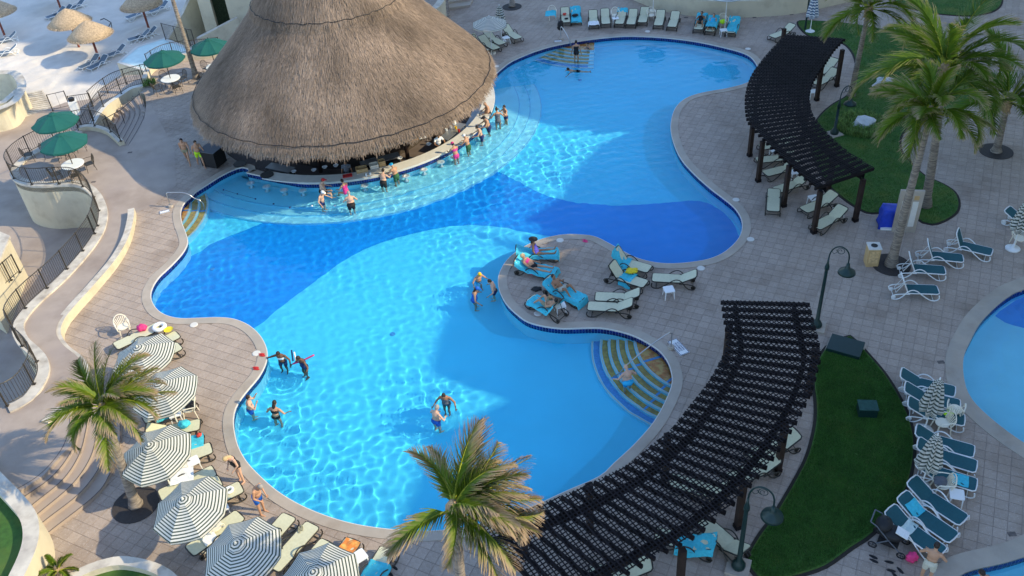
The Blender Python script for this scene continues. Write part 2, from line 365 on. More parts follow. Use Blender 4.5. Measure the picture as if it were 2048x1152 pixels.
# inside the picture with a margin
vx, vy, vz = cx, cy, -CH
zc = vx * _F.x + vy * _F.y + vz * _F.z
px = 1024 + CF * (vx * _X.x + vy * _X.y + vz * _X.z) / zc; py = 576 - CF * (vx * _U.x + vy * _U.y + vz * _U.z) / zc
ok = (px > -160) & (px < 2700) & (py > -30) & (py < 1600) & (cx < 40) & (cy < 75) & inpoly(cx, cy, deck_out)
for q_ in (pool, P2, P3): ok &= ~inpoly(cx, cy, offset(q_, .20))
ok &= ~inpoly(cx, cy, [BC + Vector((cos(a), sin(a), 0)) * 8.3 for a in [radians(d) for d in range(0, 360, 6)]])
# the ramp, its platform, the steps and the upper terrace are smooth, not paved
W_PX = [(263,420),(262,440),(251,476),(226,516),(182,564),(142,604),(117,633),(109,659),(124,684),(150,705),(165,728),(160,760),(137,794),(88,841)]
WALL = spline([at(x, y, zr(y) * .9 + .25) for x, y in W_PX], False, .3)
smooth_area = [Vector((p.x, p.y, 0)) for p in ([at(420,345)] + WALL + pts([(90,850),(250,870),(245,930),(200,1000),(105,1080),(60,1180),(-200,1200),(-300,600),(-100,200),(280,150)]))]
smooth_area = [Vector((p.x, p.y, 0)) for p in ([at(290,225), at(330,300), at(330,365), at(296,400)] + WALL + pts([(92,862),(130,950),(105,1078),(60,1180),(-200,1200),(-300,600),(-100,200),(250,200)]))]
ok &= ~inpoly(cx, cy, smooth_area)
LAWN1 = pts([(1595,44),(1643,43),(1700,48),(1760,58),(1810,68),(1870,90),(1930,130),(1950,170),(1930,210),(1880,235),(1830,248),(1806,269),(1801,287),(1806,308),(1824,328),(1850,352),(1885,368),(1910,385),(1919,407),(1913,427),(1887,444),(1864,450),(1845,446),(1825,433),(1790,428),(1757,427),(1733,426),(1700,408),(1663,378),(1640,345),(1625,310),(1622,280),(1628,250),(1645,226),(1667,208),(1698,187),(1711,146),(1706,110),(1680,85),(1620,74)])
LAWN2 = pts([(1790,-25),(1795,8),(1840,22),(1890,30),(1945,32),(1990,22),(2005,0),(1990,-30),(1900,-45)])
LAWN3 = pts([(1660,688),(1640,710),(1630,735),(1626,769),(1630,810),(1628,852),(1613,911),(1588,961),(1547,1030),(1519,1068),(1496,1106),(1492,1121),(1501,1141),(1530,1165),(1580,1158),(1603,1152),(1653,1134),(1704,1098),(1747,1068),(1790,1015),(1812,983),(1826,934),(1829,877),(1812,819),(1775,754),(1734,705),(1712,682),(1700,672)])
lawns = [ccw(spline(L_, True, .3)) for L_ in (LAWN1, LAWN2, LAWN3)]
for L_ in lawns: ok &= ~inpoly(cx, cy, offset(L_, -.3))
cx, cy, px, py = cx[ok], cy[ok], px[ok], py[ok]
hs = TS / 2 - .004
b_ = MB(); b_.box((0, 0, -.03), (2 * hs, 2 * hs, .06)); 
def tile_mesh():
    t = MB(); e = .004
    lo_ = [(-hs, -hs, -.05), (hs, -hs, -.05), (hs, hs, -.05), (-hs, hs, -.05)]; up = [(-hs + e, -hs + e, 0), (hs - e, -hs + e, 0), (hs - e, hs - e, 0), (-hs + e, hs - e, 0)]
    t.add(lo_ + up, [(4, 5, 6, 7), (0, 1, 5, 4), (1, 2, 6, 5), (2, 3, 7, 6), (3, 0, 4, 7)]); return t
tm = tile_mesh(); one = tm.mesh('paver', M['paver1'])
inview = (px > 0) & (px < 2048) & (py > 0) & (py < 1152)
dist = np.hypot(np.hypot(cx, cy), CH) + np.where(inview, 0, 1e5)
order = np.argsort(dist); near = order[:300]; rest = order[300:]
for k in near:
    link('paver', one, DECK, (cx[k], cy[k], R.uniform(-.0012, .0012)), TH + R.uniform(-.004, .004))
V0 = np.array(tm.v); n0 = len(V0); F0 = tm.f; k = len(rest)
rr = np.random.RandomState(3)
ang = TH + rr.uniform(-.006, .006, k); zz = rr.uniform(-.0015, .0015, k)
VX = cx[rest][:, None] + V0[None, :, 0] * np.cos(ang)[:, None] - V0[None, :, 1] * np.sin(ang)[:, None]
VY = cy[rest][:, None] + V0[None, :, 0] * np.sin(ang)[:, None] + V0[None, :, 1] * np.cos(ang)[:, None]
VZ = zz[:, None] + V0[None, :, 2] + 0 * VX
def fast_mesh(name, co, quads, mats, smooth=False):
    me = bpy.data.meshes.new(name); me.vertices.add(len(co)); me.vertices.foreach_set('co', np.asarray(co, np.float32).ravel())
    q = np.asarray(quads, np.int32); nl = q.shape[1]
    me.loops.add(q.size); me.loops.foreach_set('vertex_index', q.ravel()); me.polygons.add(len(q))
    me.polygons.foreach_set('loop_start', np.arange(0, q.size, nl, dtype=np.int32)); me.polygons.foreach_set('loop_total', np.full(len(q), nl, np.int32))
    me.polygons.foreach_set('use_smooth', np.full(len(q), bool(smooth)))
    for m_ in (mats if isinstance(mats, list) else [mats]): me.materials.append(m_)
    me.update(calc_edges=True); return me
co = np.stack([VX, VY, VZ], -1).reshape(-1, 3)
fq = (np.array(F0)[None] + (np.arange(k) * n0)[:, None, None]).reshape(-1, 4)
link('paving', fast_mesh('paving', co, fq, M['paver']), DECK, kind='stuff')

# smooth plaza skin over the terrace, ramp and platform -------------------
ramp_out = RAIL; 
mb = MB()
terr = [Vector((p.x, p.y, 0)) for p in ([at(290,225), at(330,300), at(330,365), at(296,400), at(263,420)] + [WALL[0]])]
plz = [p for p in smooth_area if True]
# flat terrace (z 0)
T1 = [at(256,292), at(275,266), at(289,236), at(292,212), at(300,205), at(350,300), at(352,372), at(310,410), at(268,428)] 
cut = [p for p in RAIL if p.z < .01]
mb.prism(T1 + [at(199,440)] + [Vector((p.x, p.y, 0)) for p in cut[::-1]] + [Vector((p.x, p.y, 0)) for p in W2[::-1]], -.05, .008, sides=False)
# ramp strip from rail line to wall line, matched by arc length
def resamp(P, n):
    L_ = [0]
    for i in range(1, len(P)): L_.append(L_[-1] + (P[i] - P[i - 1]).length)
    out = []; j = 0
    for i in range(n):
        s_ = L_[-1] * i / (n - 1)
        while j < len(L_) - 2 and L_[j + 1] < s_: j += 1
        t = (s_ - L_[j]) / max(1e-9, L_[j + 1] - L_[j]); out.append(P[j].lerp(P[j + 1], min(1, max(0, t))))
    return out
i0 = min(range(len(RAIL)), key=lambda i: (RAIL[i].xy - at(199,440).xy).length)
RA = resamp(RAIL[i0:], 60); WB = resamp(WALL, 60)
ra2 = [Vector((p.x, p.y, p.z + .012)) for p in RA]; wb2 = [Vector((q.x, q.y, max(0, p.z) + .012)) for p, q in zip(RA, WB)]
mb.strip(ra2, wb2)
link('ramp', mb.mesh('ramp', M['plaza']), kind='structure')
# platform above the round steps
plat = [Vector((p.x, p.y, 0)) for p in ([RA[-1]] + [WB[-1]] + [at(x, y, .9) for x, y in [(92,848),(130,862),(150,886),(123,909),(87,951),(42,981),(0,1010),(-60,1060)]] + [at(-160,1000,.9), at(-160,830,.9)])]
# round steps: edge lines, outermost last
ARCS = [[(-20,1010),(42,981),(87,951),(123,909),(140,870),(143,835)], [(-10,1040),(56,996),(106,960),(139,919),(156,880),(160,838)], [(0,1070),(69,1014),(129,964),(161,915),(174,868),(178,838)], [(10,1090),(81,1031),(148,973),(184,919),(196,868),(198,836)], [(20,1110),(90,1049),(168,986),(210,922),(220,864),(219,832)], [(30,1130),(100,1070),(193,996),(222,954),(240,909),(243,857),(238,828)]]
st = thing('curved_steps', 'broad fan of curved stone steps beside the leaning palm', 'steps')
for k_, A_ in enumerate(ARCS):
    zt = .9 - .15 * k_
    e = spline([at(x, y, zt - .15) for x, y in A_], False, .2)
    poly = e + [at(200,790,0), at(150,780,0), at(60,850,0), at(-100,900,0), at(-140,1060,0)]
    b_ = MB(); b_.prism(poly, 0 if k_ else 0, zt - .003 * 0, )
    s_ = link('step', b_.mesh('step', M['plaza']), st)
    b_ = MB(); b_.tube([Vector((p.x, p.y, zt + .003)) for p in e], .02, 4, flat=.4); link('edge_strip', b_.mesh('edge_strip', M['edge_strip']), s_)
b_ = MB(); b_.prism(plat, .2, .903); link('platform', b_.mesh('platform', M['plaza']), st)

# lower ground, beach, sea --------------------------------------------
b_ = MB(); b_.prism([(-400, 5), (400, 5), (400, 130), (-400, 130)], BEACH - .2, BEACH, sides=False)
G_ = link('beach', None, kind='structure'); bpy.data.objects.remove(G_)
gx = np.arange(-75, 5, .22); gy = np.arange(36, 110, .22)
XX, YY = np.meshgrid(gx, gy, indexing='ij'); rs = np.random.RandomState(7)
def vnoise(X, Y, s, seed):
    r_ = np.random.RandomState(seed); g = r_.rand(600, 600); u = X / s + 200; v = Y / s + 50; i = np.floor(u).astype(int) % 599; j = np.floor(v).astype(int) % 599
    a = u - np.floor(u); c = v - np.floor(v); a = a * a * (3 - 2 * a); c = c * c * (3 - 2 * c)
    return g[i, j] * (1 - a) * (1 - c) + g[i + 1, j] * a * (1 - c) + g[i, j + 1] * (1 - a) * c + g[i + 1, j + 1] * a * c
ZZ = BEACH + .10 * vnoise(XX, YY, .45, 1) + .10 * vnoise(XX, YY, .8, 2) + .2 * vnoise(XX, YY, 6, 3) - .2
nx_, ny_ = XX.shape; idx = np.arange(nx_ * ny_).reshape(nx_, ny_)
q = np.stack([idx[:-1, :-1], idx[1:, :-1], idx[1:, 1:], idx[:-1, 1:]], -1).reshape(-1, 4)
link('beach_sand', fast_mesh('beach_sand', np.stack([XX, YY, ZZ], -1).reshape(-1, 3), q, M['sand'], True), kind='structure')
b_ = MB(); b_.prism([(-1500, -300), (1500, -300), (1500, 125), (-1500, 125)], BEACH - .6, BEACH - .35, sides=False); link('ground', b_.mesh('ground', M['sand']), kind='structure')
b_ = MB(); b_.prism([(-1500, 120), (1500, 120), (1500, 2500), (-1500, 2500)], -4, BEACH - .3, sides=False)
link('sea', b_.mesh('sea', mat('sea_water', (.01, .12, .2), .15, .1, .05)), kind='structure')
lowp = pts([(-500,255),(0,253),(75,225),(130,205),(240,190),(330,250),(420,400),(400,700),(200,1000),(-600,1100)], LOW)
b_ = MB(); b_.prism(lowp, LOW - .6, LOW); link('lower_patio', b_.mesh('lower_patio', M['plaza']), kind='structure')

# outer wall under terrace and ramp, with light curb on top --------------
b_ = MB(); top_ = [Vector((p.x, p.y, p.z + .10)) for p in RAIL]; bot_ = [Vector((p.x, p.y, LOW - .2)) for p in RAIL]
inn = offset([Vector((p.x, p.y, p.z + .10)) for p in RAIL], .0, False)
# find which side is the deck side
side = 1 if inpoly([offset(RAIL, .6, False)[60].x], [offset(RAIL, .6, False)[60].y], deck_out)[0] else -1
inn = offset(top_, .42 * side, False); inl = [Vector((p.x, p.y, p.z - .12)) for p in inn]
outw = offset(top_, -.06 * side, False); outb = [Vector((p.x, p.y, p.z - .14)) for p in outw]
b_.strip(bot_, top_)
tw = thing('terrace_wall', 'tall curving cream retaining wall under the round terrace and the ramp', 'wall')
link('wall_face', b_.mesh('wall_face', M['cream']), tw)
c_ = MB(); c_.strip(outw, inn); c_.strip(inn, inl); c_.strip(outb, outw); link('curb', c_.mesh('curb', M['walltop']), tw)
def wallband(name, label, path, base, top, wid, mtop='walltop', mside='cream', cat='wall', group=None, closed=False):
    t_ = thing(name, label, cat, group=group)
    a = offset(path, wid / 2, closed); c = offset(path, -wid / 2, closed)
    fb = base if callable(base) else (lambda i: base); ft = top if callable(top) else (lambda i: top)
    if closed: a.append(a[0]); c.append(c[0])
    n = len(a); A0 = [Vector((p.x, p.y, fb(i / (n - 1)))) for i, p in enumerate(a)]; A1 = [Vector((p.x, p.y, ft(i / (n - 1)))) for i, p in enumerate(a)]
    B0 = [Vector((p.x, p.y, fb(i / (n - 1)))) for i, p in enumerate(c)]; B1 = [Vector((p.x, p.y, ft(i / (n - 1)))) for i, p in enumerate(c)]
    s_ = MB(); s_.strip(A0, A1); s_.strip(B1, B0)
    if not closed:
        s_.add([A0[0], A1[0], B1[0], B0[0]], [(0, 3, 2, 1)]); s_.add([A0[-1], A1[-1], B1[-1], B0[-1]], [(0, 1, 2, 3)])
    link('wall_body', s_.mesh('wall_body', M[mside]), t_)
    g_ = MB(); g_.strip(A1, B1); link('wall_cap', g_.mesh('wall_cap', M[mtop]), t_)
    return t_
wallband('seat_wall', 'low white snaking wall between ramp and pool deck', WALL, 0, lambda t: .34 + .22 * t + 1.6 * max(0, t - .72), .32, mtop='walltop')
# planter walls at bottom left
PLW = spline([at(x, y, 1.35) for x, y in [(-60,905),(0,966),(28,995),(54,1028),(62,1060),(57,1095),(38,1140),(10,1185),(-60,1240)]], False, .25)
wallband('planter_wall', 'thick curved planter wall round grass in the bottom left corner', PLW, 0, 1.35, .50)
b_ = MB(); b_.prism([Vector((p.x, p.y, 0)) for p in PLW] + [at(-160,1240), at(-160,905)], 0, 1.0); PL1 = link('planter_lawn', b_.mesh('planter_lawn', M['grass']), kind='structure')
PLW2 = spline([at(x, y, .45) for x, y in [(120,1165),(158,1145),(195,1130),(240,1121),(290,1129),(330,1146),(365,1180)]], False, .25)
wallband('planter_wall', 'low rounded planter wall cut by the bottom edge near striped umbrellas', PLW2, 0, .45, .34)
b_ = MB(); b_.prism([Vector((p.x, p.y, 0)) for p in PLW2] + [at(330,1300), at(130,1300)], 0, .2, sides=False); link('planter_lawn', b_.mesh('planter_lawn', M['grass']), kind='structure')

# upper-left stairs down to the beach ------------------------------------
ss = thing('fan_steps', 'fan of narrow curved steps going down left of the thatched bar', 'steps')
a_k = [(277,183),(265,192),(254,200),(243,207),(232,213),(219,219),(209,225),(198,232),(188,238)]
m_k = [(290,226),(280,226),(270,226),(260,227),(250,229),(239,231),(228,234),(217,238),(206,243)]
b_k = [(256,292),(250,287),(244,281),(237,275),(229,270),(220,266),(211,262),(202,260),(192,258)]
for k_ in range(9):
    z_ = -.17 * k_
    def ln(j): return spline([at(*a_k[j], z_), at(*m_k[j], z_), at(*b_k[j], z_)], False, .25)
    e0 = ln(k_); e1 = resamp([Vector((p.x, p.y, 0)) for p in (spline([at(*a_k[k_ + 1], z_), at(*m_k[k_ + 1], z_), at(*b_k[k_ + 1], z_)], False, .25) if k_ < 8 else pts([(180,242),(170,252),(160,262)], z_))], 9)
    b_ = MB(); b_.prism(e0 + e1[::-1], LOW, z_ - .17); s_ = link('step', b_.mesh('step', M['plaza']), ss)
    b_ = MB(); b_.tube([Vector((p.x, p.y, z_ - .17 * (k_ > 0) * 0 + .004 - .003)) for p in e0], .022, 4, flat=.4); link('edge_strip', b_.mesh('edge_strip', M['edge_strip']), s_)
W1 = spline(pts([(289,176),(262,180),(236,193),(210,207),(190,226),(175,246),(160,264)], -.1), False, .25)
wallband('stair_wall', 'sloping pale wall curving down along the top of the fan steps', W1, LOW, lambda t: .12 - .7 * t, .40, mtop='edge')
wallband('stair_wall', 'curved cream wall with iron railing at the foot of the fan steps', W2, LOW, .28, .32)
wallband('terrace_parapet', 'low sunlit parapet along the café terrace above the beach', spline(pts([(447,112),(410,116),(365,120),(330,129),(302,146),(292,168)]), False, .25), BEACH, .42, .3, mtop='walltop')
b_ = MB(); tl_ = [Vector((p.x, p.y, 0)) for p in TOPE] ; b_.strip([Vector((p.x, p.y, BEACH)) for p in tl_], tl_); link('terrace_face', b_.mesh('terrace_face', M['cream']), kind='structure')
b_ = MB(); b_.prism(pts([(190,226),(236,193),(289,176),(300,150),(250,150),(205,175),(185,205)], -1.2), LOW, -1.2); link('path', b_.mesh('path', M['plaza']), kind='structure')

# lawns ------------------------------------------------------------------
for i_, L_ in enumerate(lawns):
    b_ = MB(); b_.prism(offset(L_, .05), -.3, .03); e_ = link('lawn_border', b_.mesh('lawn_border', M['soil']), kind='structure')
    b_ = MB(); b_.prism(offset(L_, -.06), .0, .055); link('lawn', b_.mesh('lawn', M['grass']), kind='structure')
def blades(name, poly, n, z, seed):
    r_ = np.random.RandomState(seed); P_ = np.array([(p.x, p.y) for p in poly]); lo_, hi = P_.min(0), P_.max(0)
    X = r_.uniform(lo_[0], hi[0], n * 3); Y = r_.uniform(lo_[1], hi[1], n * 3); k_ = inpoly(X, Y, offset(poly, -.1)); X = X[k_][:n]; Y = Y[k_][:n]; n = len(X)
    a = r_.uniform(0, 2 * pi, n); h = r_.uniform(.03, .06, n); wd = .012; ln_ = r_.uniform(0, .03, n)
    v = np.zeros((n, 3, 3)); v[:, 0] = np.stack([X - wd * np.cos(a), Y - wd * np.sin(a), z + 0 * X], 1); v[:, 1] = np.stack([X + wd * np.cos(a), Y + wd * np.sin(a), z + 0 * X], 1)
    v[:, 2] = np.stack([X + ln_ * np.sin(a), Y - ln_ * np.cos(a), z + h], 1)
    link(name, fast_mesh(name, v.reshape(-1, 3), np.arange(n * 3).reshape(-1, 3), M['blade']), kind='stuff')
blades('grass', lawns[2], 90000, .055, 1); blades('grass', lawns[0], 50000, .055, 2); blades('grass', lawns[1], 8000, .055, 3)

# pools ------------------------------------------------------------------
FLOOR = -1.3
def basin(poly, fl, parent_name, fm='poollight'):
    b_ = MB(); b_.prism(offset(poly, .3), fl - .1, fl, sides=False); o_ = link(parent_name, b_.mesh(parent_name, M[fm]), kind='structure'); wet(o_)
    q_ = poly + [poly[0]]
    b_ = MB(); b_.strip([Vector((p.x, p.y, -.03)) for p in q_], [Vector((p.x, p.y, fl - .02)) for p in q_]); w_ = link('pool_wall', b_.mesh('pool_wall', M['poolwall']), o_); wet(w_)
    # navy waterline tiles
    P_ = offset(poly, -.012); b_ = MB(); acc = 0
    for i in range(len(P_)):
        a, c = P_[i - 1], P_[i]; k_ = max(1, int(round((c - a).length / .155)))
        for j in range(k_):
            s0 = a.lerp(c, (j + .04) / k_); s1 = a.lerp(c, (j + .96) / k_); dn = Vector(((c - a).y, -(c - a).x, 0)).normalized() * .01
            vs = [Vector((s.x, s.y, z)) for z in (-.38, -.225, -.215, -.055) for s in (s0, s1)]
            b_.add(vs, [(0, 1, 3, 2), (4, 5, 7, 6)])
    t_ = link('waterline_tiles', b_.mesh('waterline_tiles', M['bluetile']), o_, kind='stuff'); wet(t_)
    return o_
PF = basin(pool, FLOOR, 'pool_floor'); basin(P2, -.75, 'pool_floor', 'poolwall'); basin(P3, -.75, 'pool_floor', 'poolwall')
def paint(name, poly, z, m_, parent=None):
    b_ = MB(); b_.prism(poly, z - .01, z, sides=False); o_ = link(name, b_.mesh(name, m_), parent, kind=None if parent else 'structure'); wet(o_); return o_
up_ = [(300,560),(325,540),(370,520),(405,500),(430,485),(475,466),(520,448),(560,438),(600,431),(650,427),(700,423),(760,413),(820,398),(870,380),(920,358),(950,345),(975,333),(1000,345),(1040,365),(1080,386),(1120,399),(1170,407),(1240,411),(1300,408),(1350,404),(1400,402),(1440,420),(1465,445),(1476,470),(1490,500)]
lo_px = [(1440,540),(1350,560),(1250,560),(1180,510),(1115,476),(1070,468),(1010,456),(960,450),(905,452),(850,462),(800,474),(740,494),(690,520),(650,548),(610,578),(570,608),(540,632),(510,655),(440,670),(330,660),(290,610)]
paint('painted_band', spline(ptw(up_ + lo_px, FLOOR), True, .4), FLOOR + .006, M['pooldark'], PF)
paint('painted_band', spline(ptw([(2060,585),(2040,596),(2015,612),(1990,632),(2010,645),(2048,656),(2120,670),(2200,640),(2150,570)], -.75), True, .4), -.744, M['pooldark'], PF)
# shelf and steps round the bar
for k_, (rad, z_) in enumerate([(11.4, -1.12), (10.75, -1.0), (10.1, -.88)]):
    a0, a1 = radians(-150), radians(12)
    sec = [BC + Vector((cos(a), sin(a), 0)) * rad for a in [a0 + (a1 - a0) * i / 50 for i in range(51)]] + [BC + Vector((cos(a), sin(a), 0)) * 8.4 for a in [a1 + (a0 - a1) * i / 50 for i in range(51)]]
    b_ = MB(); b_.prism(sec, FLOOR, z_); s_ = link('bar_shelf_step', b_.mesh('bar_shelf_step', M['poolwall']), PF); wet(s_)
    e_ = [BC + Vector((cos(a), sin(a), 0)) * (rad - .03) for a in [a0 + (a1 - a0) * i / 90 for i in range(91)]]
    b_ = MB(); b_.tube([Vector((p.x, p.y, z_ + .004)) for p in e_], .014, 4, flat=.4); s_ = link('step_edge_tiles', b_.mesh('step_edge_tiles', M['mosblue']), PF); wet(s_)
# entry steps with mosaic treads
def entry(label, C_, r0, dr, n, a0, a1, mats, z0=-.30, dz=.16, stripe=None):
    t_ = thing('pool_steps', label, 'pool steps')
    for k_ in range(n):
        ro = r0 + dr * k_; z_ = z0 - dz * k_
        A_ = [a0 + (a1 - a0) * i / 24 for i in range(25)]
        ri = 0.05 if k_ == 0 else ro - dr - .02
        def ringp(r_in, r_out): return [C_ + Vector((cos(a), sin(a), 0)) * r_out for a in A_] + [C_ + Vector((cos(a), sin(a), 0)) * r_in for a in A_[::-1]]
        b_ = MB(); b_.prism(ringp(max(.05, ri - .3), ro), FLOOR, z_); s_ = link('step', b_.mesh('step', M['poolwall']), t_)
        aa = A_
        if k_: A_ = [a0 + (a1 - a0) * (i / 24 * .88 + .06) for i in range(25)]
        b_ = MB(); b_.prism(ringp(ri + .02 if k_ else .06, ro - .11), z_ - .01, z_ + .005, sides=False); x_ = link('mosaic', b_.mesh('mosaic', M[mats[min(k_, len(mats) - 1)]]), s_)
        A_ = aa
        e_ = [C_ + Vector((cos(a), sin(a), 0)) * (ro - .05) for a in A_]
        b_ = MB(); b_.tube([Vector((p.x, p.y, z_ + .012)) for p in e_], .04, 4, flat=.3); link('edge_strip', b_.mesh('edge_strip', M['edge']), s_)
    if stripe is not None:
        for a_, wd in stripe:
            for k_ in range(n):
                z_ = z0 - dz * k_ + .010; ri = .3 if k_ == 0 else r0 + dr * (k_ - 1); ro = r0 + dr * k_ - .11
                u = Vector((cos(a_), sin(a_), 0)); v_ = Vector((-u.y, u.x, 0)) * wd
                b_ = MB(); b_.add([Vector((0, 0, z_)) + C_ + u * ri - v_, Vector((0, 0, z_)) + C_ + u * ro - v_, Vector((0, 0, z_)) + C_ + u * ro + v_, Vector((0, 0, z_)) + C_ + u * ri + v_], [(0, 1, 2, 3)])
                link('stripe', b_.mesh('stripe', M['mosblue']), t_)
    wet(t_); return t_
entry('orange and ochre mosaic steps fanning into the pool under the steel handrail', Vector((8.0, 27.1, 0)), 3.3, .345, 6, radians(140), radians(246), ['orange', 'ochre', 'ochre', 'ochre', 'ochre', 'mosblue'], z0=-.34, stripe=[(radians(196), .06), (radians(222), .05)])
b_ = MB()
entry('orange and ochre mosaic steps at the left end of the pool below a leaning rail', Vector((-20.3, 40.1, 0)), 4.1, .42, 3, radians(-28), radians(36), ['orange', 'ochre', 'ochre'], z0=-.34, stripe=[(radians(4), .06)])
entry('shaded mosaic steps at the far side of the pool with bathers', Vector((7.2, 60.2, 0)) , 4.3, .38, 6, radians(205), radians(262), ['orange', 'ochre', 'ochre', 'ochre', 'ochre', 'mosblue'], z0=-.34)

# water ------------------------------------------------------------------
rw = np.random.RandomState(5); WV = []
for i in range(34):
    a = rw.uniform(0, 2 * pi); L_ = .27 * 1.05 ** i if i < 26 else rw.uniform(.35, .7)
    WV.append((2 * pi / L_ * cos(a), 2 * pi / L_ * sin(a), .0046 * L_ ** 1.5, rw.uniform(0, 2 * pi)))
BATHERS = [(972,240),(996,243),(1012,238),(970,262),(956,276),(930,298),(908,312),(789,352),(769,364),(687,392),(650,378),(650,402),(702,410),(962,570),(984,585),(957,600),(562,735),(604,745),(504,818),(554,828),(893,815),(880,838),(1256,760),(1140,142),(1154,108),(1176,100),(1150,143)]
def water(poly, res, amp, name='pool_water'):
    P_ = np.array([(p.x, p.y) for p in poly]); lo_, hi = P_.min(0) - .4, P_.max(0) + .4
    X, Y = np.meshgrid(np.arange(lo_[0], hi[0], res), np.arange(lo_[1], hi[1], res), indexing='ij')
    Z = np.zeros_like(X)
    wx = X + .25 * vnoise(X, Y, 1.7, 11); wy = Y + .25 * vnoise(X, Y, 1.9, 12)
    for kx, ky, A_, p_ in WV: Z += A_ * np.sin(kx * wx + ky * wy + p_)
    calm = .12 + .30 * vnoise(X, Y, 4., 21)
    for ax, ay, sg, am in ((590, 940, 4.2, .9), (960, 300, 3.6, .85), (820, 370, 3, .7), (1110, 330, 4.5, .9), (890, 820, 3, .8), (360, 560, 3.5, .55), (970, 450, 2.2, .6)):
        q = at(ax, ay); calm = np.maximum(calm, am * np.exp(-((X - q.x) ** 2 + (Y - q.y) ** 2) / (2 * sg * sg)) * (.75 + .5 * vnoise(X, Y, 2.5, 22)))
    Z = WZ + Z * amp * calm
    for i, (bx_, by_) in enumerate(BATHERS):                      # rings spreading from the bathers
        q = at(bx_, by_, WZ); d = np.hypot(X - q.x, Y - q.y); Z += .007 * np.sin(2 * pi * d / (.26 + .02 * (i % 4)) + i) * np.exp(-(d / .75) ** 2) * np.clip(d / .2, 0, 1)
    nx, ny = X.shape; idx = np.arange(nx * ny).reshape(nx, ny)
    q_ = np.stack([idx[:-1, :-1], idx[1:, :-1], idx[1:, 1:], idx[:-1, 1:]], -1).reshape(-1, 4)
    mid = X[:-1, :-1].ravel() + res / 2, Y[:-1, :-1].ravel() + res / 2
    k_ = inpoly(mid[0], mid[1], offset(poly, .10)); q_ = q_[k_]
    used, inv = np.unique(q_, return_inverse=True); q_ = inv.reshape(q_.shape)
    o_ = link(name, fast_mesh(name, np.stack([X.ravel(), Y.ravel(), Z.ravel()], -1)[used], q_, M['water'], True), kind='structure')
    o_.cycles.is_caustics_caster = True; return o_
water(pool, .062, 1.0); water(P2, .14, .5); water(P3, .14, .5)
# ================================================================== HOTEL TOWERS out of frame on the right: they shade the terrace
Ad = Vector((cos(SUN_AZ + pi), sin(SUN_AZ + pi), 0)); Nd = Vector((Ad.y, -Ad.x, 0)) * (1 if Ad.y * 0 - Ad.x * 1 > 0 else -1)
TE = math.tan(SUN_EL)
def st(p): return p.x * Ad.x + p.y * Ad.y, p.x * Nd.x + p.y * Nd.y
def edge(kind, x, y):
    if kind == 'f':
        p = atw(x, y, FLOOR) - Ad * .92; z = WZ
    else: z = float(kind); p = at(x, y, z)
    s_, t_ = st(p); return t_, s_, z
EDGE_A = [('0', 640, 1190), ('0', 770, 1100), ('f', 792, 1050), ('f', 830, 965), ('f', 850, 872), ('f', 925, 842), ('f', 1008, 800), ('f', 905, 765), ('f', 855, 742), ('f', 880, 650), ('f', 905, 600), ('f', 985, 560), ('0', 1000, 548), ('0', 1006, 536), ('0', 1165, 515), ('0', 1150, 480), ('f', 1130, 468), ('f', 1045, 440), ('f', 1120, 395), ('f', 1140, 350), ('f', 1195, 290), ('f', 1265, 262), ('f', 1180, 254), ('f', 1100, 258), ('f', 1030, 236), ('0', 990, 190), ('0', 985, 120)]
def tower(name, label, prof, s0, depth, groundz=-3):
    # prof: (t, height) skyline seen from the sun; walls run back along the sun's azimuth
    O = lambda s_, t_, z_: Vector((Ad.x * s_ + Nd.x * t_, Ad.y * s_ + Nd.y * t_, z_))
    b_ = MB(); n = len(prof)
    f = [O(s0, t, h) for t, h in prof]; bk = [O(s0 - depth, t, h) for t, h in prof]
    f0 = [O(s0, t, groundz) for t, h in prof]; k0 = [O(s0 - depth, t, groundz) for t, h in prof]
    b_.strip(f0, f); b_.strip(bk, k0); b_.strip(f, bk)
    b_.add([f0[0], f[0], bk[0], k0[0]], [(0, 1, 2, 3)]); b_.add([f0[-1], f[-1], bk[-1], k0[-1]], [(0, 3, 2, 1)])
    t_ = thing(name, label, 'building'); link('wall', b_.mesh('wall', M['cream']), t_); return t_
ep = [edge(*e) for e in EDGE_A]
s0 = -32
prof = [(-30, (ep[0][1] - s0) * TE)]
last = -1e9
for t_, s_, z_ in ep:
    t_ = max(t_, last + .02); last = t_
    prof.append((t_, (s_ - s0) * TE + z_))
E_A = prof[-1][0]
tower('hotel_tower', 'cream stepped hotel block beyond the right side of the pool terrace', prof, s0, 12)
tb0 = edge('0', 860, 95)[0]; tb1 = edge('-3', 0, 82)[0]
tower('hotel_tower', 'taller cream hotel block beyond the far right corner', [(E_A - .25, (17 + 48) * TE), (tb0 - .6, (19 + 48) * TE), (tb0 - .3, (41 + 48) * TE), (tb1 - .6, (42 + 48) * TE), (tb1, (75 + 48) * TE), (110, (75 + 48) * TE)], -48, 14)

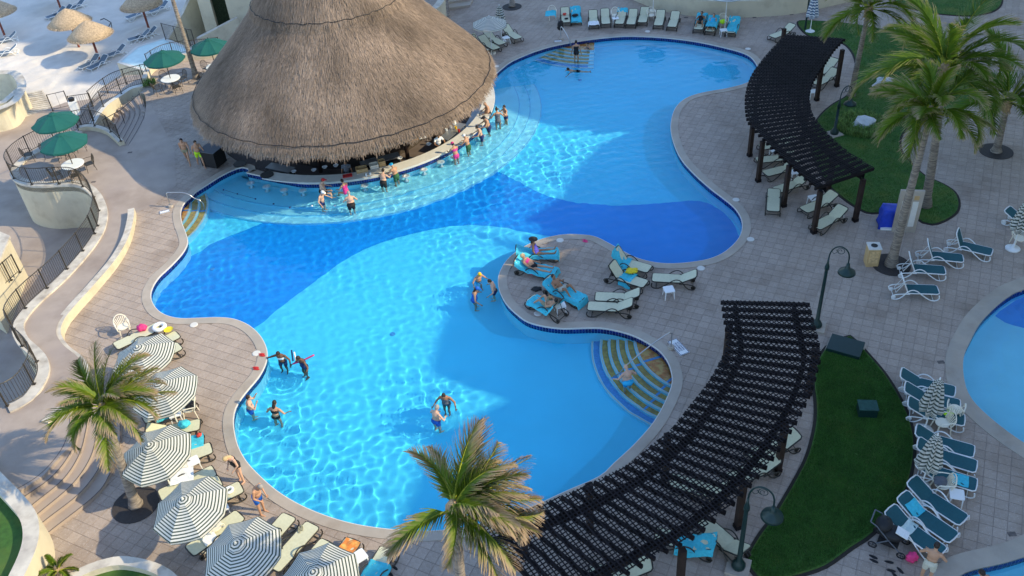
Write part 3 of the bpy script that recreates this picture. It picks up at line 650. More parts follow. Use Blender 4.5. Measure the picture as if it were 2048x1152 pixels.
# ================================================================== THATCHED BAR
PC = Vector((-8.26, 47.1, 0)); rt = np.random.RandomState(9)
pal = thing('thatched_bar', 'huge conical palm-thatched roof over the swim-up bar', 'thatched bar', PC)
def tier(name, prof, n, lmin, lmax, seed):
    b_ = MB(); b_.lathe(prof, n=96); base = link(name, b_.mesh(name, M['straw_base'], True), pal)
    P_ = np.array(prof); seg = np.diff(P_, axis=0); L_ = np.hypot(seg[:, 0], seg[:, 1]); wts = L_ * (P_[:-1, 0] + P_[1:, 0]) / 2; wts /= wts.sum()
    r_ = np.random.RandomState(seed); i = r_.choice(len(seg), n, p=wts); f = r_.rand(n)
    p = P_[i] + seg[i] * f[:, None]; d = -seg[i] / L_[i][:, None]          # downslope (profile runs from eave up)
    a = r_.uniform(0, 2 * pi, n); ln_ = r_.uniform(lmin, lmax, n); wd = r_.uniform(.008, .020, n); lift = r_.uniform(.01, .075, n); near = p[:, 1] < prof[1][1] + .35; ln_ = np.where(near, ln_ * (.55 + .8 * vnoise(a * 20., 0 * a, .9, 77)), ln_)
    sk_ = r_.normal(0, .10, n)
    ca, sa = np.cos(a), np.sin(a); nr = np.stack([d[:, 1] * -1, d[:, 0]], 1); nr *= np.sign(nr[:, 1:2] + 1e-9)
    bx, bz = p[:, 0] + nr[:, 0] * .01, p[:, 1] + nr[:, 1] * .01
    ex, ez = p[:, 0] + d[:, 0] * ln_ + nr[:, 0] * lift, p[:, 1] + d[:, 1] * ln_ + nr[:, 1] * lift
    v = np.zeros((n, 4, 3)); tx, ty = -sa, ca
    for k_, (rx, rz_, sg, o_) in enumerate([(bx, bz, -1, 0), (bx, bz, 1, 0), (ex, ez, .5, 1), (ex, ez, -.5, 1)]):
        of = sg * wd + (sk_ * ln_ if o_ else 0)
        v[:, k_] = np.stack([rx * ca + tx * of, rx * sa + ty * of, rz_], 1)
    me = fast_mesh('straw', v.reshape(-1, 3), np.arange(n * 4).reshape(-1, 4), M['straw'])
    streak = vnoise(a * 8., p[:, 1] * .5, .22, 31) * .5 + vnoise(a * 8., p[:, 1], 1.1, 32) * .5
    patch = vnoise(ca * p[:, 0] + 20, sa * p[:, 0] + 20 + p[:, 1] * .5, 1.6, 33)
    g = (.42 + .45 * streak + .60 * patch) * r_.uniform(.72, 1.25, n)
    c = np.stack([.288 * g, .212 * g, .154 * g, np.ones(n)], 1)
    ca_ = me.color_attributes.new('Col', 'FLOAT_COLOR', 'POINT'); ca_.data.foreach_set('color', np.repeat(c, 4, axis=0).astype(np.float32).ravel())
    link('straw', me, base, kind='stuff'); return base
M['straw_base'] = mat('thatch_base', (.20, .148, .105), .95, .35, 5, .6, 20, stretch=(1, 1, .3))
low = [(7.75, 3.05), (8.18, 2.96), (8.26, 3.06), (8.12, 3.35), (7.6, 3.95), (6.8, 4.75), (6.0, 5.55), (5.2, 6.35), (4.4, 7.2), (3.5, 8.2)]
tier('lower_roof', low, 130000, .15, .42, 1)
upt = [(3.4, 7.45), (4.05, 7.25), (4.15, 7.45), (3.9, 8.0), (3.3, 8.9), (2.3, 10.2), (1.2, 11.4), (.4, 12.1), (.02, 12.4)]
tier('upper_roof', upt, 40000, .2, .6, 2)
for z_, r_, nm in ((3.52, 8.10, 0), (7.95, 4.0, 1)):
    b_ = MB(); P_ = []
    for i in range(160):
        a = 2 * pi * i / 160; w_ = .02 * sin(a * 31) + .015 * sin(a * 53 + 1); P_.append((cos(a) * (r_ + w_), sin(a) * (r_ + w_), z_ - w_ * .8))
    b_.tube(P_, .020, 5, closed=True); link('binding_rope', b_.mesh('binding_rope', M['black']), pal)
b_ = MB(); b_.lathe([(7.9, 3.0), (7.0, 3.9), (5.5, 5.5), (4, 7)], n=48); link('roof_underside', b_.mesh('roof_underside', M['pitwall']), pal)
for i in range(12):
    a = radians(i * 30 + 8); b_ = MB(); c_ = Vector((cos(a) * 4.9, sin(a) * 4.9 + 2, 0)); b_.tube([c_ + Vector((0, 0, -1.1)), c_ + Vector((0, 0, 4.6))], .12, 8); link('post', b_.mesh('post', M['post']), pal)
# counter ring and sunken bar
def ringpoly(c, ro, ri, a0, a1, n=60):
    A_ = [a0 + (a1 - a0) * i / n for i in range(n + 1)]
    return [c + Vector((cos(a), sin(a), 0)) * ro for a in A_] + [c + Vector((cos(a), sin(a), 0)) * ri for a in A_[::-1]]
bar = thing('bar_counter', 'curved pale swim-up bar counter around the sunken bar', 'bar counter')
b_ = MB(); b_.prism(ringpoly(BC, 8.66, 7.92, radians(-118), radians(35)), .0, .075); link('counter_top', b_.mesh('counter_top', mat('counter_stone', (.66, .63, .56), .5, .06, 3)), bar)
b_ = MB(); q_ = ccw([BC + Vector((cos(a), sin(a), 0)) * 7.93 for a in [radians(d) for d in range(0, 360, 5)]]); q_.append(q_[0]); b_.strip([Vector((p.x, p.y, 0)) for p in q_], [Vector((p.x, p.y, -1.25)) for p in q_]); link('counter_front', b_.mesh('counter_front', M['pitwall']), bar)
b_ = MB(); b_.prism(ringpoly(BC, 7.9, 7.3, radians(-100), radians(5)), -.45, -.38, bottom=True); link('under_shelf', b_.mesh('under_shelf', M['steel']), bar)
b_ = MB(); b_.prism([BC + Vector((cos(a), sin(a), 0)) * 8.1 for a in [radians(d) for d in range(0, 360, 6)]], -1.5, -1.05); link('bar_floor', b_.mesh('bar_floor', M['pitfloor']), kind='structure')
core = thing('back_bar', 'dark timber back bar standing under the middle of the thatched roof', 'back bar', Vector((-8.6, 49.3, 0)))
b_ = MB(); b_.lathe([(4.6, -1.05), (4.6, -.1), (4.9, -.1), (4.9, 0), (3.9, 0), (3.9, 3.2)], n=32); link('cabinet', b_.mesh('cabinet', M['pitwall']), core)
for i in range(14):
    a = radians(-150 + i * 11); b_ = MB(); b_.box((cos(a) * 3.98, sin(a) * 3.98, 1.2), (.08, .62, .05), a); b_.box((cos(a) * 3.98, sin(a) * 3.98, .7), (.3, .62, .04), a); b_.box((cos(a) * 3.98, sin(a) * 3.98, 1.9), (.3, .62, .04), a); link('shelf', b_.mesh('shelf', M['dark']), core)
# worktables inside the bar
for (x, y, wd, label) in [(560, 335, 1.6, 'dark worktable inside the bar left of the bathers'), (760, 318, 2.2, 'steel worktable with orange trays inside the bar'), (905, 262, 2.0, 'worktable piled with white cups at the right end of the bar')]:
    p = at(x, y, -.15); a = atan2(p.y - BC.y, p.x - BC.x); t_ = thing('worktable', label, 'worktable', (p.x, p.y, -1.05), a + pi / 2)
    b_ = MB(); b_.box((0, 0, .88), (wd, .6, .05)); link('table_top', b_.mesh('table_top', M['steel']), t_)
    for sx in (-1, 1):
        for sy in (-1, 1): b_ = MB(); b_.box((sx * (wd / 2 - .06), sy * .25, .43), (.05, .05, .86)); link('leg', b_.mesh('leg', M['steel']), t_)
    b_ = MB(); b_.box((0, 0, .35), (wd - .1, .5, .5)); link('cabinet', b_.mesh('cabinet', M['black']), t_)
# things on the counter
def cup(px_, py_, z, col, label, r=.045, h=.12):
    b_ = MB(); b_.lathe([(0, 0), (r * .8, 0), (r, h), (r * .88, h), (r * .7, .01), (0, .01)], n=10); o_ = link('cup', b_.mesh('cup', M[col])); o_.location = at(px_, py_, z); tag(o_, label, 'cup', 'cups and jars on the bar'); return o_
rc = random.Random(4)
for i, (x, y, c_, l_) in enumerate([(741,350,'c_white','small white cup on the counter beside the stacked menus'),(733,352,'c_white','white cup on counter near the pink swimsuit'),(912,258,'c_yellow','yellowish cup standing on the right worktable'),(893,262,'c_white','squat white cup on the right worktable'),(902,256,'c_white','white cup behind the yellowish cup on the worktable'),(884,254,'c_white','white cup at the left end of the right worktable'),(918,264,'c_red','red cup at the right end of the worktable'),(960,232,'c_grey','grey cup on counter by the man reaching over')]):
    cup(x, y, .075 if y > 300 or x > 950 else -.12, c_, l_, .07 if x < 920 and x > 880 else .05, .16)
b_ = MB(); b_.lathe([(0, 0), (.13, 0), (.16, .34), (.14, .34), (.11, .02), (0, .02)], n=16); o_ = link('ice_bucket', b_.mesh('ice_bucket', M['c_white'])); o_.location = at(908, 248, -.12); tag(o_, 'large white ice bucket standing on the right worktable', 'bucket')
def crate(name, x, y, z, d, rz, col, label, cat):
    t_ = thing(name, label, cat, at(x, y, z), rz); b_ = MB(); w_, l_, h_ = d; e = .02
    b_.box((0, 0, .01), (w_, l_, .02)); 
    for sx in (-1, 1): b_.box((sx * (w_ / 2 - e / 2), 0, h_ / 2 + .01), (e, l_, h_ - .02))
    for sy in (-1, 1): b_.box((0, sy * (l_ / 2 - e / 2), h_ / 2 + .01), (w_ - 2 * e - .002, e, h_ - .02))
    link('tray', b_.mesh('tray', M[col]), t_); return t_
crate('crate', 825, 279, -.12, (.55, .4, .18), .5, 'orange', 'orange plastic crate on the worktable under the thatch', 'crate')
crate('crate', 845, 274, -.12, (.45, .35, .12), .4, 'c_white', 'white tray beside the orange crate inside the bar', 'tray')
crate('basket', 724, 342, .08, (.6, .4, .22), .25, 'wood', 'woven tan basket on the bar counter', 'basket')
crate('basket', 748, 334, .08, (.45, .4, .2), .3, 'chair', 'cream box of napkins on the bar counter near the blue-capped man', 'box')
crate('basket', 764, 330, .08, (.35, .35, .3), .3, 'wood', 'brown upright box on the bar counter left of the blue-capped man', 'box')
crate('tray', 695, 352, .08, (.5, .3, .05), .2, 'c_red', 'round-cornered serving tray with red food on the counter', 'tray')
for (x, y, l_) in [(480, 328, 'round black mat on the left end of the counter'), (534, 350, 'round black mat on the counter right of the other mat')]:
    b_ = MB(); b_.lathe([(0, 0), (.36, 0), (.36, .03), (0, .03)], n=24); o_ = link('counter_mat', b_.mesh('counter_mat', M['black'])); o_.location = at(x, y, .08); tag(o_, l_, 'mat', 'round black mats')
bx = thing('cabinet', 'black cabinet on the deck left of the bar', 'cabinet', at(430, 328), radians(-25))
b_ = MB(); b_.box((0, 0, .5), (1.0, .9, .9)); link('body', b_.mesh('body', M['black']), bx)
b_ = MB(); b_.box((0, 0, .97), (1.06, .96, .03)); link('lid', b_.mesh('lid', M['c_grey']), bx)
for sx in (-1, 1):
    b_ = MB(); b_.lathe([(.0, -.03), (.05, -.03), (.05, .03), (0, .03)], (sx * .4, -.4, .05), 8, M=Matrix.Rotation(pi / 2, 3, 'Y')); link('caster', b_.mesh('caster', M['metal']), bx)
sgn = thing('menu_board', 'pale framed menu board leaning inside the bar', 'menu board', at(560, 330, -.9), .1)
b_ = MB(); b_.box((0, 0, .75), (.62, .03, .85), rx=-.25); link('panel', b_.mesh('panel', M['c_grey']), sgn)
b_ = MB(); b_.tube([(-.34, .12, .32), (.34, .12, .32), (.34, -.12, 1.18), (-.34, -.12, 1.18)], .025, 4, closed=True); link('frame', b_.mesh('frame', M['dark']), sgn)
for i, (x, y, l_) in enumerate([(650,336,'white bowl on the dark worktable left of the dim bartender'),(672,333,'white bowl on the worktable behind the woman in pink'),(588,345,'small white bowl near the menu board inside the bar'),(628,342,'white dish on the bar shelf above the seated man'),(800,318,'white dish on the steel worktable behind the blue cap'),(858,290,'white dish on the worktable left of the white-shirted bartender')]):
    b_ = MB(); b_.lathe([(0, 0), (.08, 0), (.15, .09), (.135, .09), (.07, .015), (0, .015)], n=14); o_ = link('bowl', b_.mesh('bowl', M['c_white'], True), None, at(x, y, -.12)); tag(o_, l_, 'bowl', 'white bowls inside the bar')
# underwater stools
def stool():
    t_ = thing('bar_stool', 'x', 'stool', (0, 0, 0), group='submerged stools along the bar')
    b_ = MB(); b_.lathe([(0, -.42), (.19, -.42), (.22, -.38), (.22, -.34), (.19, -.31), (.04, -.30), (0, -.33)], n=20); link('seat', b_.mesh('seat', M['white'], True), t_)
    b_ = MB(); b_.lathe([(.16, -.9), (.07, -.86), (.06, -.42)], n=12); link('pedestal', b_.mesh('pedestal', M['white'], True), t_)
    wet(t_); return proto_done(t_)
st0 = stool(); SP = [(502,370,'leftmost submerged white stool off the dark end of the bar'),(534,377,'second submerged white stool from the left end of the bar'),(569,384,'white stool just left of the empty stool nearest the capped man'),(606,385,'white stool nearest the left side of the seated black-capped man'),(730,375,'white stool between the woman in pink and the pair at the counter'),(812,356,'white stool just right of the green-shorts man'),(848,343,'middle stool of the three right of the green-shorts man'),(882,328,'white stool just left of the pink-capped bather'),(909,318,'white stool beneath the pink-capped bather'),(965,276,'white stool under the man with the dark cap')]
for i, (x, y, l_) in enumerate(SP):
    p = atw(x, y, -.5); loc = (p.x, p.y, .1)
    if i == 0: st0.location = loc; st0['label'] = l_
    else: tree_copy(st0, loc, 0, l_)

# ================================================================== PERGOLAS
def pergola(label, left, right, posts, zt, nraf, tail=0):
    t_ = thing('pergola', label, 'pergola')
    Lp = resamp(spline(pts(left, zt), False, .2), nraf); Rp = resamp(spline(pts(right, zt), False, .2), nraf)
    for a, c in zip(Lp, Rp):                                     # rafters
        d = (c - a).normalized(); a2, c2 = a - d * .04, c + d * .04; mid = (a2 + c2) / 2; b_ = MB()
        b_.box((0, 0, 0), ((c2 - a2).length, .085, .14)); link('rafter', b_.mesh('rafter', M['dark']), t_, (mid.x, mid.y, zt - .13), atan2(d.y, d.x))
    for f in (.16, .84):                                        # two curved beams
        Q = [a.lerp(c, f) for a, c in zip(Lp, Rp)]
        b_ = MB(); A_ = offset(Q, .08, False); B_ = offset(Q, -.08, False)
        z1, z0 = zt - .235, zt - .50
        b_.strip([Vector((p.x, p.y, z1)) for p in A_], [Vector((p.x, p.y, z1)) for p in B_]); b_.strip([Vector((p.x, p.y, z0)) for p in A_], [Vector((p.x, p.y, z1)) for p in A_]); b_.strip([Vector((p.x, p.y, z1)) for p in B_], [Vector((p.x, p.y, z0)) for p in B_])
        link('beam', b_.mesh('beam', M['dark']), t_)
    poly = [Vector((p.x, p.y, 0)) for p in Lp] + [Vector((p.x, p.y, 0)) for p in Rp[::-1]]
    P_ = np.array([(p.x, p.y) for p in poly]); cen = P_.mean(0); tot = 0
    sl = []
    for di, (dx, dy) in enumerate(((cos(radians(30)), sin(radians(30))), (cos(radians(118)), sin(radians(118))))):
        nx_, ny_ = -dy, dx; pr = P_ @ np.array([nx_, ny_]); k_ = np.arange(pr.min() + .05, pr.max(), .126)
        for c_ in k_:
            # crossings of the line n.p = c_ with the outline
            q_ = []
            for i in range(len(P_)):
                a, b = pr[i - 1] - c_, pr[i] - c_
                if (a > 0) != (b > 0):
                    f = a / (a - b); p = P_[i - 1] + (P_[i] - P_[i - 1]) * f; q_.append(p @ np.array([dx, dy]))
            q_.sort()
            for u0, u1 in zip(q_[::2], q_[1::2]):
                if u1 - u0 > .15: sl.append((dx, dy, nx_ * c_, ny_ * c_, u0, u1, di))
    sl.sort(key=lambda s_: -(s_[5] - s_[4])); b2 = MB()
    for i, (dx, dy, ox, oy, u0, u1, di) in enumerate(sl):
        um = (u0 + u1) / 2; c_ = (ox + dx * um, oy + dy * um, zt - .012 + di * .014)
        if i < 298: b_ = MB(); b_.box((0, 0, 0), (u1 - u0, .040, .010)); link('slat', b_.mesh('slat', M['dark']), t_, c_, atan2(dy, dx))
        else: b2.box(c_, (u1 - u0, .040, .010), atan2(dy, dx))
    if len(b2.v): link('short_slats', b2.mesh('short_slats', M['dark']), t_, kind='stuff')
    for x, y in posts:
        p = at(x, y); b_ = MB(); b_.box((0, 0, zt / 2 - .25), (.19, .19, zt - .5)); link('post', b_.mesh('post', M['post']), t_, (p.x, p.y, 0), .3)
        b_ = MB(); b_.box((0, 0, .08), (.23, .23, .16)); link('post_base', b_.mesh('post_base', M['dark']), t_, (p.x, p.y, 0), .3)
    return t_
pergola('dark curved lattice pergola in shade at the far right of the pool', [(1572,68),(1545,95),(1522,122),(1503,150),(1493,182),(1492,212),(1497,240),(1513,260),(1532,280),(1556,305),(1590,335),(1632,372)], [(1690,76),(1668,98),(1652,122),(1638,142),(1624,165),(1618,195),(1624,224),(1640,248),(1662,272),(1692,299),(1720,317),(1747,333)],
        [(1499,312),(1516,363),(1567,413),(1627,466),(1710,442),(1655,385),(1633,201),(1673,173),(1560,128),(1605,285),(1600,160)], 2.75, 42)
pergola('long dark lattice pergola sweeping across the lower middle of the terrace', [(1444,600),(1449,635),(1454,665),(1452,695),(1436,730),(1412,770),(1380,810),(1342,858),(1298,893),(1257,927),(1200,956),(1135,986),(1068,1012),(1011,1030),(955,1048)], [(1618,604),(1629,647),(1641,702),(1634,740),(1624,776),(1600,828),(1575,869),(1542,918),(1476,994),(1431,1035),(1374,1078),(1322,1103),(1257,1141),(1190,1172),(1110,1205)],
        [(1555,942),(1475,1055),(1358,1190),(1450,735),(1615,790),(1330,960),(1180,1060),(1050,1110),(1210,1290)], 2.75, 38)
# ================================================================== PALMS
def frond_mesh(L_, seed, droop, brown, wind=(0, 0), yellow=.3):
    r_ = random.Random(seed); V = []; F = []; C = []
    n = 26; el0 = 0; P_ = []; x = z = 0; y = 0; a = 0
    for i in range(n + 1):
        t = i / n; P_.append(Vector((x, y, z))); sl = -droop * (t ** 1.5); ds = L_ / n
        x += cos(sl) * ds; z += sin(sl) * ds; y += wind[0] * t * ds
    gr = (.045, .13, .008); ye = (.38, .42, .02); br = (.42, .30, .19)
    def mix(a_, b_, t): return tuple(a_[k] * (1 - t) + b_[k] * t for k in range(3))
    for i in range(n):                                            # rachis
        o = len(V); w0 = .035 * (1 - i / n) + .008; w1 = .035 * (1 - (i + 1) / n) + .008
        for p, w_ in ((P_[i], w0), (P_[i + 1], w1)):
            V += [p + Vector((0, -w_, 0)), p + Vector((0, w_, 0)), p + Vector((0, 0, w_))]
        F += [(o, o + 3, o + 5, o + 2), (o + 1, o + 2, o + 5, o + 4)]; C += [mix(ye, br, .15 if i < n * .7 else .5)] * 6
    m_ = 64
    for i in range(m_):
        t = .14 + .86 * i / (m_ - 1); f = t * n; k = min(n - 1, int(f)); p = P_[k].lerp(P_[k + 1], f - k); d = (P_[k + 1] - P_[k]).normalized()
        ll = L_ * .31 * (sin(pi * min(1, t * .86 + .12)) ** .6) * r_.uniform(.8, 1.1); up = Vector((-d.z, 0, d.x))
        for s_ in (-1, 1):
            if r_.random() < .06: continue
            an = radians(r_.uniform(40, 60)) * (1 - .35 * t); q = d * cos(an) + Vector((0, s_, 0)) * sin(an) + up * r_.uniform(.0, .25)
            q.normalize(); w_ = .038 * r_.uniform(.8, 1.25); sag = r_.uniform(.35, .9) * (1 + brown); pp = p.copy(); o = len(V); wy = Vector((q.y, -q.x, 0)).normalized() * w_ * .5 + Vector((0, 0, w_ * .6))
            bt = max(0, min(1, brown * 1.25 * t + r_.uniform(-.25, .25)))
            for j in range(4):
                u = j / 3; ww = wy * (1 - u * .85); V += [pp - ww, pp + ww]
                base = mix(gr, ye, yellow * r_.uniform(.3, 1)); cc = mix(base, br, min(1, max(0, (u - .75 + bt) * 1.6)))
                C += [cc, cc]; pp = pp + (q + Vector((wind[1] * .5, wind[0] * .3, -sag * u * 1.1))).normalized() * ll / 3
            F += [(o + 2 * j, o + 2 * j + 1, o + 2 * j + 3, o + 2 * j + 2) for j in range(3)]
    me = bpy.data.meshes.new('frond'); me.from_pydata([tuple(v) for v in V], [], F); me.materials.append(M['frond'])
    c_ = me.color_attributes.new('Col', 'FLOAT_COLOR', 'POINT'); c_.data.foreach_set('color', np.array([(*c, 1) for c in C], np.float32).ravel()); me.update(); return me
FR = {}
def palm(label, base, crown, nf, L_, brown=.35, seed=0, windaz=0, windy=.25, r0=.2, r1=.12, grate=True, yellow=.35, fr=None, gr=.8):
    t_ = thing('palm_tree', label, 'palm tree', base); base = Vector(base); top = Vector(crown) - base; r_ = random.Random(seed)
    mid = Vector((top.x * .35, top.y * .35, top.z * .5)); P_ = []
    for i in range(25):
        t = i / 24; P_.append(mid * (2 * t * (1 - t)) * 1.0 + top * t * t + Vector((top.x * .3, top.y * .3, top.z)) * 0)
    P_ = [Vector((2 * t * (1 - t) * mid.x + t * t * top.x, 2 * t * (1 - t) * mid.y + t * t * top.y, 2 * t * (1 - t) * mid.z + t * t * top.z)) for t in [i / 40 for i in range(41)]]
    rr_ = [(r1 + (r0 - r1) * (1 - t) ** 1.5 + (.10 * r0 / .2) * max(0, 1 - t * 12) + (.012 if i % 2 else 0)) for i, t in [(i, i / 40) for i in range(41)]]
    b_ = MB(); b_.tube(P_, rr_, 10); link('trunk', b_.mesh('trunk', M['trunk'], True), t_)
    b_ = MB(); b_.ball(top + Vector((0, 0, -.12)), (r1 * 2.0, r1 * 2.0, .42), 9, 6)
    for i in range(16):
        a = r_.uniform(0, 2 * pi); b_.tube([top + Vector((cos(a) * r1, sin(a) * r1, -.25)), top + Vector((cos(a) * (r1 + .18), sin(a) * (r1 + .18), r_.uniform(-.7, -.1)))], [.035, .012], 4)
    link('boot_fibre', b_.mesh('boot_fibre', mat_once('fibre', (.36, .25, .14))), t_)
    for i in range(nf):
        key = (int(L_ * 10), i % 7, round(brown, 1)); tt = i / nf
        if key not in FR: FR[key] = frond_mesh(L_, i % 7 + seed * 0 + int(L_ * 10), .7 + .28 * (i % 7), brown, (windy * (1 if i % 2 else -.3), .3), yellow)
        a = i * 2.39996 + r_.uniform(-.2, .2); el = radians(72 - 78 * tt + r_.uniform(-8, 8))
        # lean into the wind
        wv = Vector((cos(windaz), sin(windaz), 0)) * windy; dv = Vector((cos(a) * cos(el), sin(a) * cos(el), sin(el))) + wv; dv.normalize()
        az = atan2(dv.y, dv.x); e2 = math.asin(max(-1, min(1, dv.z))); s_ = r_.uniform(.85, 1.1)
        o_ = link('frond', FR[key], t_, top + dv * .06, rot=(r_.uniform(-.35, .35), -e2, az)); o_.scale = (s_, s_, s_)
    if grate:
        b_ = MB(); b_.lathe([(.0, .0), (gr, .0), (gr, .02), (.0, .02)], n=28); link('tree_grate', b_.mesh('tree_grate', M['grate']), t_, (0, 0, .008))
    return t_
_mo = {}
def mat_once(n, c):
    if n not in _mo: _mo[n] = mat(n, c, .9, .3, 8)
    return _mo[n]
palm('leaning palm in front of the curved steps at lower left with ragged brown fronds', at(272,1010), at(207,815,4.5), 26, 2.05, .65, 1, radians(20), .3, .18, .11)
palm('wind-blown palm at bottom centre with browned tips against the pool', at(940,1330), at(908,1018,7.0), 32, 2.05, .85, 2, radians(10), .8, .17, .12)
palm('palm beside the wooden bin with its crown over the lower right lawn tip', at(1782,530), at(1862,226,8.3), 22, 2.35, .35, 3, radians(200), .25, .2, .12)
palm('tall palm at upper right rooted in the lawn with long green fronds', at(1850,412), at(1888,140,8.8), 24, 3.2, .2, 4, radians(60), .3, .22, .13, grate=False, yellow=.25)
palm('palm at top right whose fronds droop over the far end of the shaded pergola', at(1702,192), at(1738,18,6.2), 20, 3.0, .35, 5, radians(250), .15, .17, .11, grate=False)
palm('palm at the right edge of the terrace with dark green fronds', at(1992,303), at(2015,205,3.0), 20, 3.4, .1, 6, radians(0), .1, .2, .12, yellow=.2)
palm('slender pale trunk rising above café tables at top left', at(393,156), at(318,-90,7.8), 14, 3.0, .4, 7, radians(180), .2, .17, .11, grate=False)
palm('slim palm trunk at top centre right of the thatched roof', at(900,74), at(886,-110,5.0), 12, 2.6, .4, 8, 0, .1, .13, .09, gr=.55)
palm('palm trunk with round grate at the top edge behind the folded umbrella', at(1024,14), at(1030,-150,5.0), 12, 2.6, .3, 9, 0, .1, .17, .11, gr=.7)
palm('low young palm in the planter at the bottom left edge', at(118,1150,.3), at(116,1142,.6), 10, .6, .1, 10, 0, .1, .06, .05, grate=False)
# small shrubs and rocks on the shaded lawn
rk = random.Random(8)
def rock(label, p, r):
    b_ = bmesh.new(); bmesh.ops.create_icosphere(b_, subdivisions=3, radius=1)
    for v in b_.verts:
        d = v.co.normalized(); f = 1 + .22 * sin(d.x * 4 + r * 9) * cos(d.y * 3 + 1) + .12 * sin(d.z * 7 + d.x * 5); v.co = Vector((d.x * f * r, d.y * f * r * .85, d.z * f * r * .62))
    me = bpy.data.meshes.new('rock'); b_.to_mesh(me); b_.free(); me.materials.append(M['rock']); o_ = link('rock', me, None, (p.x, p.y, r * .3)); tag(o_, label, 'rock')
rock('pale boulder ringed by variegated shrubs on the dark lawn', at(1726,252), .55)
rock('white rock half hidden under the fronds of the upper right palm', at(1768,175), .6)
def shrub(label, C_, rin, rout, n, seed):
    r_ = random.Random(seed); b_ = MB()
    for i in range(n):
        a = r_.uniform(0, 2 * pi); q = rin + (rout - rin) * r_.random(); p = C_ + Vector((cos(a) * q, sin(a) * q, .05)); 
        d = r_.uniform(0, 2 * pi); h = r_.uniform(.12, .38); l = r_.uniform(.1, .28); w_ = .02
        e = p + Vector((cos(d) * l, sin(d) * l, h)); n_ = Vector((-sin(d), cos(d), 0)) * w_; mdl = (p + e) / 2 + Vector((0, 0, h * .3))
        b_.add([p - n_ * .5, p + n_ * .5, mdl + n_, mdl - n_, e], [(0, 1, 2, 3), (3, 2, 4)])
    o_ = link('shrub', b_.mesh('shrub', M['bush'])); tag(o_, label, 'shrub')
shrub('ring of variegated spiky shrubs around the pale boulder', at(1724,254), .55, 1.35, 2600, 3)
shrub('low spiky shrub tucked beside the roof edge near the café parapet', at(300,170), 0, .45, 300, 5)

# ================================================================== FURNITURE PROTOTYPES
def arc_tube(P_, st_=.1): return spline([Vector(p) for p in P_], False, st_)
def lounger(frame, sling, tilt, name='sun_lounger'):
    t_ = thing(name, 'x', 'sun lounger'); W = .30; f = M[frame]; g = M[sling]; hx = 1.22                      # foot at x=0, hinge at hx
    def slab(L_, wd, th):
        b_ = MB(); n = 8; P_ = []
        rd = .09
        for cx_, cy_, a0 in ((L_ - rd, wd - rd, 0), (rd, wd - rd, 90), (rd, -wd + rd, 180), (L_ - rd, -wd + rd, 270)):
            for i in range(5): a = radians(a0 + i * 22.5); P_.append(Vector((cx_ + cos(a) * rd, cy_ + sin(a) * rd, 0)))
        b_.prism(P_, 0, th, bottom=True); return b_
    link('seat_sling', slab(hx - .02, W - .02, .02).mesh('seat_sling', g), t_, (0.02, 0, .335))
    c_, s_ = cos(tilt), sin(tilt)
    link('back_sling', slab(.72, W - .02, .02).mesh('back_sling', g), t_, (hx, 0, .335), rot=(0, -tilt, 0))
    b_ = MB(); b_.tube([(0, -W, 0), (.66, -W, 0), (.74, -W * .8, 0), (.76, 0, 0), (.74, W * .8, 0), (.66, W, 0), (0, W, 0)], .024, 6); link('back_frame', b_.mesh('back_frame', f), t_, (hx, 0, .335), rot=(0, -tilt, 0))
    b_ = MB(); b_.tube([(hx, -W, .33), (.10, -W, .33), (.01, -W * .8, .33), (-.01, 0, .33), (.01, W * .8, .33), (.10, W, .33), (hx, W, .33)], .024, 6); link('seat_frame', b_.mesh('seat_frame', f), t_)
    for sg in (-1, 1):
        y = sg * (W + .035); P_ = arc_tube([(.02, y, .29), (-.01, y, .14), (.08, y, .035), (.30, y, .035), (.62, y, .24), (.90, y, .47), (1.08, y, .52), (1.24, y, .44), (1.42, y, .18), (1.60, y, .04), (1.80, y, .05), (1.84, y, .16), (1.72, y, .26), (1.40, y, .31), (1.15, y, .31)], .09)
        b_ = MB(); b_.tube(P_, .024, 6); link('side_frame', b_.mesh('side_frame', f), t_)
        b_ = MB(); b_.lathe([(0, -.02), (.085, -.02), (.09, 0), (.085, .02), (0, .02)], (1.74, sg * (W - .04), .09), 14, M=Matrix.Rotation(pi / 2, 3, 'X')); link('wheel', b_.mesh('wheel', f), t_)
    b_ = MB(); b_.tube([(1.74, -W, .09), (1.74, W, .09)], .014, 5); b_.tube([(.2, -W - .03, .035), (.2, W + .03, .035)], .018, 5); b_.tube([(.6, -W, .31), (.6, W, .31)], .014, 5); link('cross_bar', b_.mesh('cross_bar', f), t_)
    if tilt > .15:
        b_ = MB(); q = Vector((hx + .45 * c_, 0, .335 + .45 * s_)); b_.tube([q + Vector((0, -.18, 0)), Vector((1.66, -.18, .27)), Vector((1.66, .18, .27)), q + Vector((0, .18, 0))], .012, 4); link('prop_bar', b_.mesh('prop_bar', f), t_)
    return proto_done(t_)
PROTO = {}
def put_lounger(kind, foot, head, label, group):
    k = kind
    spec = dict(b0=('bframe', 'bsling', .03), b1=('bframe', 'bsling', .5), b2=('bframe', 'bsling', .95), g1=('wframe', 'gsling', .45), g2=('wframe', 'gsling', 1.15), s1=('wframe', 'blsling', .55))[k]
    a = at(*foot, .3); h = at(*head, .3); d = h - a; rz = atan2(d.y, d.x)
    loc = (a.x, a.y, 0 if not group.startswith('beach') else BEACH + .05)
    if group.startswith('beach'):
        a = at(*foot, BEACH + .35); h = at(*head, BEACH + .35); d = h - a; rz = atan2(d.y, d.x); loc = (a.x, a.y, BEACH - .06)
    if k not in PROTO:
        PROTO[k] = lounger(*spec); o_ = PROTO[k]; o_.location = loc; o_.rotation_euler = (0, 0, rz); o_['label'] = label; o_['group'] = group; return o_
    return tree_copy(PROTO[k], loc, rz, label, group)
